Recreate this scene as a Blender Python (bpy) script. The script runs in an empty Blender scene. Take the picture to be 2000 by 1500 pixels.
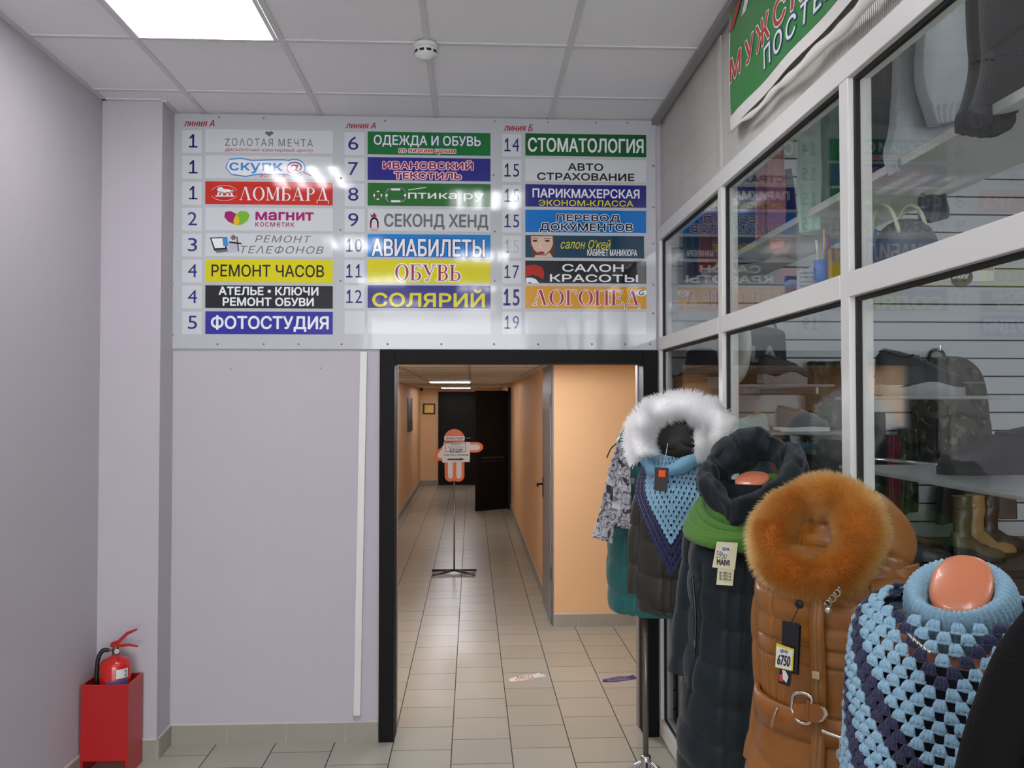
import bpy, math, random
import numpy as np
import mathutils
import mathutils.geometry
from mathutils import Vector, Matrix

random.seed(7)
RNG = np.random.default_rng(11)
scene = bpy.context.scene
C = scene.collection
PI = math.pi

# ---------------------------------------------------------------- camera, world, exposure
F = 1660.0                                   # focal length in pixels of the 2000x1500 frame
CAM_H = 1.745
YAW = math.atan(79 / F)
PITCH = math.atan(37 / F)
cam_data = bpy.data.cameras.new('camera')
cam_data.sensor_width = 36.0
cam_data.lens = F / 2000 * 36.0
cam_data.clip_start = 0.02
cam = bpy.data.objects.new('camera', cam_data)
C.objects.link(cam)
cam.location = (0, 0, CAM_H)
cam.rotation_euler = (PI / 2 + PITCH, 0, -YAW)
scene.camera = cam

world = bpy.data.worlds.new('world')
scene.world = world
world.use_nodes = True
world.node_tree.nodes['Background'].inputs[0].default_value = (0.93, 0.94, 1.0, 1)
world.node_tree.nodes['Background'].inputs[1].default_value = 8.0

scene.view_settings.view_transform = 'Standard'
scene.view_settings.look = 'None'
scene.view_settings.exposure = 0.0
scene.view_settings.gamma = 1.0
scene.view_settings.use_curve_mapping = False

PANEL_LIGHT = 12.0          # ceiling panels of the hall
SHOP_FILL = 9.0           # added fill panel inside the shop
CORRIDOR_LIGHT = 13.0

# ---------------------------------------------------------------- projection helpers (pixel -> point on a real plane)
_f = np.array([math.sin(YAW) * math.cos(PITCH), math.cos(YAW) * math.cos(PITCH), math.sin(PITCH)])
_r = np.array([math.cos(YAW), -math.sin(YAW), 0.0])
_u = np.cross(_r, _f)
_c = np.array([0, 0, CAM_H])


def ray(px, py):
    return _f + _r * (px - 1000) / F - _u * (py - 750) / F


def on_y(px, py, y):
    d = ray(px, py)
    return _c + d * (y / d[1])


def on_x(px, py, x):
    d = ray(px, py)
    return _c + d * (x / d[0])


def on_z(px, py, z):
    d = ray(px, py)
    return _c + d * ((z - CAM_H) / d[2])


# ---------------------------------------------------------------- materials
def lin(c):
    return c / 12.92 if c <= 0.04045 else ((c + 0.055) / 1.055) ** 2.4


def rgb(h):
    h = h.lstrip('#')
    return tuple(lin(int(h[i:i + 2], 16) / 255) for i in (0, 2, 4)) + (1.0,)


_mats = {}


def M(name, col='#888888', rough=0.5, metal=0.0, bump=None, var=None, spec=0.5, coat=0.0, sheen=0.0, emit=None):
    """A procedural material: base colour with optional noise variation and noise bump."""
    if name in _mats:
        return _mats[name]
    m = bpy.data.materials.new(name)
    m.use_nodes = True
    nt = m.node_tree
    b = nt.nodes['Principled BSDF']
    base = rgb(col)
    b.inputs['Base Color'].default_value = base
    b.inputs['Roughness'].default_value = rough
    b.inputs['Metallic'].default_value = metal
    b.inputs['Specular IOR Level'].default_value = spec
    b.inputs['Coat Weight'].default_value = coat
    b.inputs['Sheen Weight'].default_value = sheen
    tc = nt.nodes.new('ShaderNodeTexCoord')
    if var:
        n = nt.nodes.new('ShaderNodeTexNoise')
        n.inputs['Scale'].default_value = var[0]
        n.inputs['Detail'].default_value = 5
        nt.links.new(tc.outputs['Object'], n.inputs['Vector'])
        mx = nt.nodes.new('ShaderNodeMix')
        mx.data_type = 'RGBA'
        k = var[1]
        mx.inputs[6].default_value = tuple(c * (1 - k) for c in base[:3]) + (1,)
        mx.inputs[7].default_value = tuple(min(1, c * (1 + k)) for c in base[:3]) + (1,)
        nt.links.new(n.outputs[0], mx.inputs[0])
        nt.links.new(mx.outputs[2], b.inputs['Base Color'])
    if bump:
        n2 = nt.nodes.new('ShaderNodeTexNoise')
        n2.inputs['Scale'].default_value = bump[0]
        n2.inputs['Detail'].default_value = 3
        nt.links.new(tc.outputs['Object'], n2.inputs['Vector'])
        bp = nt.nodes.new('ShaderNodeBump')
        bp.inputs['Strength'].default_value = bump[1]
        bp.inputs['Distance'].default_value = 0.01
        nt.links.new(n2.outputs[0], bp.inputs['Height'])
        nt.links.new(bp.outputs[0], b.inputs['Normal'])
    if emit:
        b.inputs['Emission Color'].default_value = rgb(emit[0])
        b.inputs['Emission Strength'].default_value = emit[1]
    _mats[name] = m
    return m


def nodes(m):
    return m.node_tree, m.node_tree.nodes['Principled BSDF']


class NT:
    """Small helper that writes math node chains."""
    def __init__(self, m):
        self.t = m.node_tree

    def val(self, x, sock):
        if hasattr(x, 'is_output'):
            self.t.links.new(x, sock)
        else:
            sock.default_value = x

    def m(self, op, a, b=0.0, c=0.0):
        n = self.t.nodes.new('ShaderNodeMath')
        n.operation = op
        self.val(a, n.inputs[0])
        self.val(b, n.inputs[1])
        self.val(c, n.inputs[2])
        return n.outputs[0]

    def mix(self, fac, a, b):
        n = self.t.nodes.new('ShaderNodeMix')
        n.data_type = 'RGBA'
        self.val(fac, n.inputs[0])
        self.val(a, n.inputs[6])
        self.val(b, n.inputs[7])
        return n.outputs[2]

    def xyz(self, which='Object'):
        tc = self.t.nodes.new('ShaderNodeTexCoord')
        s = self.t.nodes.new('ShaderNodeSeparateXYZ')
        self.t.links.new(tc.outputs[which], s.inputs[0])
        return s.outputs[0], s.outputs[1], s.outputs[2]

    def noise(self, scale, detail=4, which='Object', stretch=None):
        tc = self.t.nodes.new('ShaderNodeTexCoord')
        n = self.t.nodes.new('ShaderNodeTexNoise')
        n.inputs['Scale'].default_value = scale
        n.inputs['Detail'].default_value = detail
        if stretch:
            mp = self.t.nodes.new('ShaderNodeMapping')
            mp.inputs['Scale'].default_value = stretch
            self.t.links.new(tc.outputs[which], mp.inputs[0])
            self.t.links.new(mp.outputs[0], n.inputs['Vector'])
        else:
            self.t.links.new(tc.outputs[which], n.inputs['Vector'])
        return n.outputs[0]

    def bump(self, h, strength, dist=0.005):
        bp = self.t.nodes.new('ShaderNodeBump')
        bp.inputs['Strength'].default_value = strength
        bp.inputs['Distance'].default_value = dist
        self.t.links.new(h, bp.inputs['Height'])
        self.t.links.new(bp.outputs[0], self.t.nodes['Principled BSDF'].inputs['Normal'])


# ---------------------------------------------------------------- mesh helpers
class MB:
    def __init__(self):
        self.v, self.f, self.mi = [], [], []
        self.uv = None

    def add(self, verts, faces, mi=0):
        o = len(self.v)
        self.v.extend(tuple(float(c) for c in p) for p in verts)
        for f in faces:
            self.f.append(tuple(i + o for i in f))
            self.mi.append(mi)
        return self

    def box(self, x0, x1, y0, y1, z0, z1, mi=0):
        v = [(x0, y0, z0), (x1, y0, z0), (x1, y1, z0), (x0, y1, z0), (x0, y0, z1), (x1, y0, z1), (x1, y1, z1), (x0, y1, z1)]
        return self.add(v, [(0, 3, 2, 1), (4, 5, 6, 7), (0, 1, 5, 4), (1, 2, 6, 5), (2, 3, 7, 6), (3, 0, 4, 7)], mi)

    def grid(self, P, cu=True, ct=False, mi=0, cap0=False, cap1=False):
        """P[t,u,3]; cu closes the u direction, ct the t direction."""
        nt_, nu_ = P.shape[:2]
        v = P.reshape(-1, 3)
        fs = []
        for i in range(nt_ if ct else nt_ - 1):
            a, b = i * nu_, ((i + 1) % nt_) * nu_
            for j in range(nu_ if cu else nu_ - 1):
                k = (j + 1) % nu_
                fs.append((a + j, a + k, b + k, b + j))
        if cap0:
            fs.append(tuple(reversed(range(nu_))))
        if cap1:
            fs.append(tuple((nt_ - 1) * nu_ + j for j in range(nu_)))
        return self.add(v.tolist(), fs, mi)

    def tube(self, path, r, n=10, mi=0, cap=True, closed=False):
        self.grid(sweep(path, r, n, closed=closed), True, closed, mi, cap and not closed, cap and not closed)
        return self

    def lathe(self, prof, n=24, mi=0, cx=0, cy=0, cap=True):
        P = np.zeros((len(prof), n, 3))
        a = np.arange(n) / n * 2 * PI
        for i, (r, z) in enumerate(prof):
            P[i, :, 0] = cx + r * np.cos(a)
            P[i, :, 1] = cy + r * np.sin(a)
            P[i, :, 2] = z
        return self.grid(P, True, False, mi, cap, cap)

    def ell(self, c, r, n=12, m=8, mi=0):
        P = np.zeros((m + 1, n, 3))
        a = np.arange(n) / n * 2 * PI
        for i in range(m + 1):
            t = PI * (i + 0.02) / (m + 0.04)
            P[i, :, 0] = c[0] + r[0] * math.sin(t) * np.cos(a)
            P[i, :, 1] = c[1] + r[1] * math.sin(t) * np.sin(a)
            P[i, :, 2] = c[2] - r[2] * math.cos(t)
        return self.grid(P, True, False, mi, True, True)

    def prism(self, poly, fn, d0, d1, mi=0):
        """polygon of (a,b), fn(a,b,d) -> point; extruded from d0 to d1."""
        n = len(poly)
        v = [fn(a, b, d0) for a, b in poly] + [fn(a, b, d1) for a, b in poly]
        fs = [tuple(range(n)), tuple(reversed(range(n, 2 * n)))]
        fs += [(i, i + n, (i + 1) % n + n, (i + 1) % n) for i in range(n)]
        return self.add(v, fs, mi)

    def obj(self, name, mats, parent=None, smooth=False, bevel=0.0, sub=0):
        me = bpy.data.meshes.new(name)
        me.from_pydata(self.v, [], self.f)
        for m in (mats if isinstance(mats, (list, tuple)) else [mats]):
            me.materials.append(m)
        if any(self.mi):
            me.polygons.foreach_set('material_index', self.mi)
        if smooth:
            me.polygons.foreach_set('use_smooth', [True] * len(self.f))
        if self.uv is not None:
            ul = me.uv_layers.new(name='UVMap')
            idx = np.zeros(len(me.loops), dtype=np.int32)
            me.loops.foreach_get('vertex_index', idx)
            ul.data.foreach_set('uv', np.asarray(self.uv, dtype=np.float32)[idx].ravel())
        me.validate()
        me.update()
        o = bpy.data.objects.new(name, me)
        C.objects.link(o)
        if parent:
            o.parent = parent
        if bevel:
            b = o.modifiers.new('bevel', 'BEVEL')
            b.width = bevel
            b.segments = 2
            b.limit_method = 'ANGLE'
        if sub:
            s = o.modifiers.new('sub', 'SUBSURF')
            s.levels = s.render_levels = sub
        return o


def catmull(pts, n, closed=False):
    """n samples through the rows of pts (any width)."""
    p = np.asarray(pts, float)
    k = len(p)
    t = np.linspace(0, k if closed else k - 1, n, endpoint=not closed)
    i = np.floor(t).astype(int)
    if not closed:
        i = np.clip(i, 0, k - 2)
    s = (t - i)[:, None]
    g = (lambda j: p[j % k]) if closed else (lambda j: p[np.clip(j, 0, k - 1)])
    a, b, c, d = g(i - 1), g(i), g(i + 1), g(i + 2)
    return 0.5 * (2 * b + (c - a) * s + (2 * a - 5 * b + 4 * c - d) * s ** 2 + (3 * b - a - 3 * c + d) * s ** 3)


def sweep(path, r, n=12, closed=False, up=None):
    """Tube grid round a path; r is a number, a list, or a list of (ra, rb) along up/side."""
    p = np.asarray(path, float)
    k = len(p)
    if closed:
        tan = np.roll(p, -1, 0) - np.roll(p, 1, 0)
    else:
        tan = np.gradient(p, axis=0)
    tan /= np.linalg.norm(tan, axis=1)[:, None] + 1e-12
    N = np.zeros((k, 3))
    if up is not None:
        upv = np.asarray(up, float)
        for i in range(k):
            q = upv - tan[i] * tan[i].dot(upv)
            N[i] = q / (np.linalg.norm(q) + 1e-9)
    else:
        ref = np.array([0, 0, 1.0]) if abs(tan[0][2]) < 0.9 else np.array([1.0, 0, 0])
        q = ref - tan[0] * tan[0].dot(ref)
        q /= np.linalg.norm(q)
        N[0] = q
        for i in range(1, k):
            q = N[i - 1] - tan[i] * tan[i].dot(N[i - 1])
            N[i] = q / (np.linalg.norm(q) + 1e-9)
    B = np.cross(tan, N)
    rr = np.asarray(r, float)
    if rr.ndim == 0:
        rr = np.full((k, 2), float(rr))
    elif rr.ndim == 1:
        rr = np.stack([rr, rr], 1)
    a = np.arange(n) / n * 2 * PI
    return p[:, None, :] + rr[:, 0, None, None] * np.cos(a)[None, :, None] * N[:, None, :] + rr[:, 1, None, None] * np.sin(a)[None, :, None] * B[:, None, :]


def normals(P, cu=True, ct=False):
    def grad(A, ax, closed):
        if closed:
            return np.roll(A, -1, ax) - np.roll(A, 1, ax)
        return np.gradient(A, axis=ax)
    n = np.cross(grad(P, 1, cu), grad(P, 0, ct))
    n /= np.linalg.norm(n, axis=2)[..., None] + 1e-12
    return n


def wrinkle(P, freq, seed, stretch=(1, 1, 1), k=7):
    """Smooth pseudo-noise in about -1..1 at the points P[...,3]."""
    g = np.random.default_rng(seed)
    out = np.zeros(P.shape[:-1])
    for i in range(k):
        d = g.normal(size=3) * np.asarray(stretch)
        d /= np.linalg.norm(d / np.asarray(stretch)) + 1e-9
        out += np.sin((P @ d) * freq * g.uniform(0.6, 1.7) + g.uniform(0, 6.28))
    return out / math.sqrt(k) / 1.2


def circ(cx, cy, rx, ry=None, n=24, a0=0, a1=2 * PI):
    ry = rx if ry is None else ry
    full = abs(a1 - a0 - 2 * PI) < 1e-6
    return [(cx + rx * math.cos(a0 + (a1 - a0) * i / (n if full else n - 1)), cy + ry * math.sin(a0 + (a1 - a0) * i / (n if full else n - 1))) for i in range(n)]


def rrect(x0, y0, x1, y1, r, n=5):
    p = []
    for cx, cy, a in ((x1 - r, y1 - r, 0), (x0 + r, y1 - r, PI / 2), (x0 + r, y0 + r, PI), (x1 - r, y0 + r, 1.5 * PI)):
        p += [(cx + r * math.cos(a + PI / 2 * i / n), cy + r * math.sin(a + PI / 2 * i / n)) for i in range(n + 1)]
    return p


# ---------------------------------------------------------------- things
def tag(o, label=None, cat=None, group=None, kind=None):
    if label:
        o['label'] = label
    if cat:
        o['category'] = cat
    if group:
        o['group'] = group
    if kind:
        o['kind'] = kind
    return o


def thing(name, label, cat, loc=(0, 0, 0), rz=0.0, group=None):
    o = bpy.data.objects.new(name, None)
    o.empty_display_size = 0.05
    C.objects.link(o)
    o.location = loc
    o.rotation_euler = (0, 0, rz)
    return tag(o, label, cat, group)


def struct(o, label=None):
    return tag(o, label, None, None, 'structure')


def sroot(name, label=None, loc=(0, 0, 0)):
    o = bpy.data.objects.new(name, None)
    C.objects.link(o)
    o.location = loc
    return struct(o, label)


# ---------------------------------------------------------------- lettering
_glyphs = {}


def _raw(body):
    """outline of the letters, filled by a constrained triangulation with holes"""
    c = bpy.data.curves.new('lettering', 'FONT')
    c.body = body
    c.size = 1.0
    c.resolution_u = 4
    c.fill_mode = 'NONE'
    o = bpy.data.objects.new('lettering', c)
    C.objects.link(o)
    me = o.to_mesh()
    v = [Vector((p.co.x, p.co.y)) for p in me.vertices]
    e = [tuple(p.vertices) for p in me.edges]
    o.to_mesh_clear()
    bpy.data.objects.remove(o)
    bpy.data.curves.remove(c)
    r = mathutils.geometry.delaunay_2d_cdt(v, e, [], 0, 1e-5)
    pv = [(p.x, p.y) for p in r[0]]
    fs = []
    for q in r[2]:
        cx = sum(pv[i][0] for i in q) / len(q)
        cy = sum(pv[i][1] for i in q) / len(q)
        n = 0
        for i, k in e:
            if (k - i == 1) is False and (i - k > 1) is False:
                i, k = k, i
            (x0, y0), (x1, y1) = v[i], v[k]
            if (y0 > cy) != (y1 > cy) and cx < x0 + (cy - y0) / (y1 - y0) * (x1 - x0):
                n += 1 if y1 > y0 else -1
        if n:
            fs.append(tuple(q))
    return pv, fs


def _ext(v):
    return max(p[0] for p in v) - min(p[0] for p in v)


def glyph(ch):
    """(verts, faces, advance) of one letter; a few letters are drawn by hand."""
    if ch not in _glyphs:
        if ch == '1':
            polys = [[(.24, 0), (.34, 0), (.34, .70), (.24, .70)], [(.10, .52), (.15, .45), (.30, .58), (.26, .70)], [(.08, 0), (.50, 0), (.50, .08), (.08, .08)]]
            adv = .60
        else:
            v, f = _raw(ch) if ch != ' ' else ([], [])
            adv = _ext(_raw('I' + ch + 'I')[0]) - _ext(_raw('II')[0])
            _glyphs[ch] = (v, f, adv)
            return _glyphs[ch]
        v, f = [], []
        for p in polys:
            o = len(v)
            v += p
            f.append(tuple(range(o, o + len(p))))
        _glyphs[ch] = (v, f, adv)
    return _glyphs[ch]


def text_geo(body, bold=0.0, shear=0.0, space=1.0):
    v, f, x = [], [], 0.0
    for ch in body:
        gv, gf, adv = glyph(ch)
        o = len(v)
        v += [(x + a + shear * b, b) for a, b in gv]
        f += [tuple(i + o for i in q) for q in gf]
        x += adv * space + (.04 if space > 1 else 0)
    return v, f


def put_text(mb, body, box, place, d, mi=0, bold=0.0, outline=None, shear=0.0, space=1.0):
    """Fits the word into box=(a0,b0,a1,b1) (b upward) and maps it with place(a,b,depth).  outline=(width, mat index)."""
    v, f = text_geo(body, 0.0, shear, space)
    if not v:
        return
    xs, ys = [p[0] for p in v], [p[1] for p in v]
    x0, x1, y0, y1 = min(xs), max(xs), min(ys), max(ys)
    a0, b0, a1, b1 = box
    bold = max(0.0, bold)
    fy = (b1 - b0) / (y1 - y0 + 2 * bold)
    r = bold * fy
    fx = (a1 - a0 - 2 * r) / (x1 - x0)

    def lay(rad, dd, m, k):
        sh = [(0.0, 0.0)] if rad <= 0 else [(rad * math.cos(2 * PI * i / k), rad * math.sin(2 * PI * i / k)) for i in range(k)]
        for i, (sx, sy) in enumerate(sh):
            mb.add([place(a0 + r + (x - x0) * fx + sx, b0 + r + (y - y0) * fy + sy, dd + i * 3e-5) for x, y in v], f, m)
    if outline:
        lay(r + outline[0] * fy, d, outline[1], 10)
        d += outline[2] if len(outline) > 2 else 0.0005
    lay(r, d, mi, 8)


def _st(x0, y0, x1, y1, w, e=0.0):
    s = 1 if y1 > y0 else -1
    return [(x0 - w / 2 - e, y0 - s * e), (x0 + w / 2 + e, y0 - s * e), (x1 + w / 2 + e, y1 + s * e), (x1 - w / 2 - e, y1 + s * e)]


def _hz(x0, x1, y, w, e=0.0):
    return [(x0 - e, y - w / 2 - e), (x1 + e, y - w / 2 - e), (x1 + e, y + w / 2 + e), (x0 - e, y + w / 2 + e)]


def _ring(cx, cy, rx, ry, tv, th, a0, a1, e=0.0, n=20):
    out = []
    for i in range(n):
        p, q = a0 + (a1 - a0) * i / n, a0 + (a1 - a0) * (i + 1) / n
        o = [(cx + (rx + e) * math.cos(t), cy + (ry + e) * math.sin(t)) for t in (p, q)]
        k = [(cx + max(.01, rx - tv - e) * math.cos(t), cy + max(.01, ry - th - e) * math.sin(t)) for t in (q, p)]
        out.append(o + k)
    return out


def serif_glyph(ch, e=0.0):
    """Roman letters with thick stems and thin serifs: (advance, list of convex polygons)."""
    T, t, s = 0.15, 0.045, 0.045
    L = []

    def stem(x, foot=True, head=True, w=T):
        L.append(_st(x, 0, x, 1, w, e))
        if foot:
            L.append(_hz(x - .16, x + .16, s / 2, s, e))
        if head:
            L.append(_hz(x - .16, x + .16, 1 - s / 2, s, e))
    if ch == 'О':
        L += _ring(.42, .5, .42, .52, .15, .04, 0, 2 * PI, e, 32)
        return .84, L
    if ch == 'Л':
        L += [_st(.08, 0, .40, 1, t, e), _st(.70, 0, .42, 1, T, e), _hz(0, .2, s / 2, s, e), _hz(.54, .86, s / 2, s, e), _hz(.3, .52, 1 - s / 2, s, e)]
        return .86, L
    if ch == 'Д':
        L += [_st(.14, .05, .42, 1, t, e), _st(.68, .05, .44, 1, T, e), _hz(.0, .86, .06, s, e), _st(.02, -.2, .03, .06, t, e), _st(.84, -.2, .83, .06, t, e)]
        return .86, L
    if ch == 'А':
        L += [_st(.08, 0, .40, 1, t, e), _st(.72, 0, .42, 1, T, e), _hz(0, .2, s / 2, s, e), _hz(.56, .88, s / 2, s, e), _hz(.2, .6, .34, s, e)]
        return .88, L
    if ch == 'М':
        L += [_st(.12, 0, .12, 1, t, e), _st(.14, 1, .48, .08, T, e), _st(.80, 1, .48, .08, t, e), _st(.85, 0, .85, 1, T, e), _hz(0, .26, s / 2, s, e), _hz(.7, 1.0, s / 2, s, e), _hz(0, .2, 1 - s / 2, s, e), _hz(.8, 1.0, 1 - s / 2, s, e)]
        return 1.0, L
    if ch in 'БВРЬ':
        stem(.16)
        if ch == 'Б':
            L += [_hz(.1, .64, 1 - s / 2, s, e), _st(.63, .78, .63, 1, t, e)]
        if ch in 'БЬВ':
            L.append(_hz(.16, .40, .53, s, e))
            L.append(_hz(.16, .40, s / 2, s, e))
            L += _ring(.38, .275, .30, .275, .13, s, -PI / 2, PI / 2, e, 14)
        if ch in 'ВР':
            L.append(_hz(.16, .38, 1 - s / 2, s, e))
            L.append(_hz(.16, .38, .5, s, e))
            L += _ring(.36, .75, .28, .26, .13, s, -PI / 2, PI / 2, e, 14)
        return .70, L
    if ch == 'У':
        L += [_st(.42, .36, .12, 1, T, e), _st(.3, .0, .70, 1, t, e), _hz(0, .28, 1 - s / 2, s, e), _hz(.58, .82, 1 - s / 2, s, e), _hz(.16, .34, .03, .07, e)]
        return .8, L
    if ch == 'Г':
        stem(.16)
        L += [_hz(.1, .62, 1 - s / 2, s, e), _st(.61, .76, .61, 1, t, e)]
        return .66, L
    if ch == 'П':
        stem(.16)
        stem(.70)
        L.append(_hz(.1, .76, 1 - s / 2, s, e))
        return .86, L
    if ch == 'Е':
        stem(.16)
        L += [_hz(.1, .64, 1 - s / 2, s, e), _hz(.1, .68, s / 2, s, e), _hz(.16, .5, .5, s, e), _st(.63, .78, .63, 1, t, e), _st(.66, 0, .66, .22, t, e), _st(.5, .4, .5, .6, t, e)]
        return .72, L
    return .3, L


def put_serif(mb, word, box, place, d, mi=0, outline=None, gap=0.1):
    a0, b0, a1, b1 = box

    def run(e, dd, m):
        x = 0.0
        tot = sum(serif_glyph(c)[0] + gap for c in word) - gap
        low = -.2 if 'Д' in word else 0
        fx, fy = (a1 - a0) / tot, (b1 - b0) / (1 - low)
        for c in word:
            adv, polys = serif_glyph(c, e)
            for k, p in enumerate(polys):
                mb.add([place(a0 + (x + q[0]) * fx, b0 + (q[1] - low) * fy, dd + (k % 12) * 2.5e-5) for q in p], [tuple(range(len(p)))], m)
            x += adv + gap
    if outline:
        run(outline[0], d, outline[1])
        d += 0.0006
    run(0.0, d, mi)
# ================================================================ THE SETTING
D = 4.463                      # back wall plane
CEIL = 3.253
XL = on_y(193, 900, 4.28)[0]   # left wall
XS = 0.985                     # outer face of the shopfront
BACK = -6.6                    # rear end behind the viewer, left open to let world light in
SHOP_X = 3.4
X0 = on_y(742, 900, D)[0]      # outer left edge of the door casing
X0i = on_y(771, 900, D)[0]
X1i = on_y(1255, 900, D)[0]
ZTOP = on_y(1000, 710, D)[2]   # clear height of the opening
ZCAS = on_y(1000, 684, D)[2]
CX0, CX1 = -1.09, 0.645        # corridor walls
CY1 = 18.2                     # corridor end
CCEIL = 2.06
YJ = on_z(1080, 1224, 0)[1]    # peach wall across the side passage

# ---- materials of the shell
m_lilac = M('lilac_paint', '#bcb6be', 0.75, var=(3, 0.03), bump=(220, 0.06))
m_peach = M('peach_paint', '#e9be8e', 0.7, var=(2, 0.03), bump=(200, 0.06))
m_white = M('white_frame', '#dcdcd8', 0.35)
m_black = M('black_laminate', '#0d0b0c', 0.6, bump=(60, 0.05), spec=.2)
m_gasket = M('black_rubber', '#0b0b0c', 0.6)
m_edge = M('grey_edge', '#8d8880', 0.5)
m_tilebase = M('grey_tile', '#9c988b', 0.4, var=(9, 0.05))
m_grout = M('dark_joint', '#3a3733', 0.9)


def make_floor_mat():
    m = M('floor_tiles', '#a8a496', 0.3)
    nt, b = nodes(m)
    n = NT(m)
    x, y, z = n.xyz()
    cx = n.m('DIVIDE', n.m('ADD', x, 0.098), 0.301)
    col = n.m('FLOOR', cx)
    fx = n.m('SUBTRACT', cx, col)
    par = n.m('MODULO', n.m('ABSOLUTE', col), 2.0)
    wn = nt.nodes.new('ShaderNodeTexWhiteNoise')
    wn.noise_dimensions = '1D'
    nt.links.new(col, wn.inputs['W'])
    off = n.m('ADD', n.m('MULTIPLY', par, 0.14), n.m('MULTIPLY', wn.outputs[0], 0.035))
    cy = n.m('DIVIDE', n.m('ADD', y, n.m('ADD', off, 0.04)), 0.301)
    row = n.m('FLOOR', cy)
    fy = n.m('SUBTRACT', cy, row)
    ex = n.m('MINIMUM', fx, n.m('SUBTRACT', 1.0, fx))
    ey = n.m('MINIMUM', fy, n.m('SUBTRACT', 1.0, fy))
    gx = n.m('LESS_THAN', ex, 0.009)
    gy = n.m('LESS_THAN', ey, 0.009)
    g = n.m('MAXIMUM', gx, n.m('MULTIPLY', gy, 0.85))
    cmb = nt.nodes.new('ShaderNodeCombineXYZ')
    nt.links.new(col, cmb.inputs[0])
    nt.links.new(row, cmb.inputs[1])
    w2 = nt.nodes.new('ShaderNodeTexWhiteNoise')
    nt.links.new(cmb.outputs[0], w2.inputs['Vector'])
    tint = n.mix(w2.outputs[0], rgb('#b1ae9f'), rgb('#bcb9aa'))
    dirt = n.mix(n.m('MULTIPLY', n.noise(4, 6), 0.3), tint, rgb('#9c978a'))
    colr = n.mix(g, dirt, rgb('#3b3833'))
    nt.links.new(colr, b.inputs['Base Color'])
    nt.links.new(n.m('ADD', 0.3, n.m('MULTIPLY', g, 0.5)), b.inputs['Roughness'])
    n.bump(n.m('SUBTRACT', n.m('MULTIPLY', n.noise(7, 2), 0.25), g), 0.25, 0.003)
    return m


def make_ceiling_mat():
    m = M('ceiling_tiles', '#e6e6ea', 0.9)
    nt, b = nodes(m)
    n = NT(m)
    v = n.noise(90, 3)
    sp = nt.nodes.new('ShaderNodeTexVoronoi')
    tc = nt.nodes.new('ShaderNodeTexCoord')
    nt.links.new(tc.outputs['Object'], sp.inputs['Vector'])
    sp.inputs['Scale'].default_value = 22
    pit = n.m('LESS_THAN', sp.outputs[0], 0.055)
    c = n.mix(v, rgb('#e6e6ea'), rgb('#efeff3'))
    nt.links.new(n.mix(n.m('MULTIPLY', pit, 0.45), c, rgb('#8a8a8c')), b.inputs['Base Color'])
    n.bump(v, 0.25, 0.003)
    return m


m_floor = make_floor_mat()
m_ceil = make_ceiling_mat()

struct(MB().box(-2.2, SHOP_X, BACK, CY1 + 0.1, -0.06, 0.0).obj('floor', m_floor))

# ---- walls of the hall
struct(MB().box(XL - 0.12, XL, BACK, D + 0.12, 0, CEIL + .05).obj('wall_left', m_lilac))
wb = MB()
wb.box(XL, X0i - .004, D, D + 0.14, 0, CEIL + .05)                 # left of the opening
wb.box(X0i - .004, XS + .06, D, D + 0.14, ZTOP + .004, CEIL + .05)  # above it
struct(wb.obj('wall_back', m_lilac))
PX1 = on_y(311, 900, 4.28)[0]
struct(MB().box(XL, PX1, 4.28, D, 0, CEIL).obj('wall_pier', m_lilac))

# ---- tiled baseboards, one mesh per wall, with their joints and the white putty line on top
BH = 0.096


def baseboard(name, runs):
    mb = MB()
    for x0, y0, x1, y1, jo in runs:
        dx, dy = x1 - x0, y1 - y0
        L = math.hypot(dx, dy)
        tx, ty = dx / L, dy / L
        nx, ny = ty, -tx                                   # to the right of the run = into the room
        s = -jo
        segs = []
        while s < L:
            a, b = max(0, s), min(L, s + 0.3)
            if b - a > 0.004:
                segs.append((a, b))
            s += 0.3

        def q(s_, o, z):
            return (x0 + tx * s_ + nx * o, y0 + ty * s_ + ny * o, z)
        for a, b in segs:
            a2, b2 = a + .0015, b - .0015
            v = [q(a2, 0.0005, 0), q(b2, 0.0005, 0), q(b2, .011, 0), q(a2, .011, 0), q(a2, 0.0005, BH), q(b2, 0.0005, BH), q(b2, .011, BH), q(a2, .011, BH)]
            mb.add(v, [(0, 1, 2, 3), (4, 7, 6, 5), (0, 4, 5, 1), (1, 5, 6, 2), (2, 6, 7, 3), (3, 7, 4, 0)], 0)
        v = [q(0, 0.0005, 0.0), q(L, 0.0005, 0.0), q(L, .009, 0), q(0, .009, 0), q(0, 0.0005, BH + .007), q(L, 0.0005, BH + .007), q(L, .006, BH + .005), q(0, .006, BH + .005)]
        mb.add(v, [(4, 7, 6, 5), (0, 4, 5, 1), (2, 6, 7, 3)], 1)
    return struct(mb.obj(name, [m_tilebase, M('putty', '#c9c6c0', 0.8)]))


baseboard('baseboard_left', [(XL, BACK, XL, 4.28, .1)])
baseboard('baseboard_back', [(XL, 4.28, PX1, 4.28, .16), (PX1, 4.28, PX1, D, .1), (PX1, D, X0 - .004, D, 0.01)])

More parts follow.
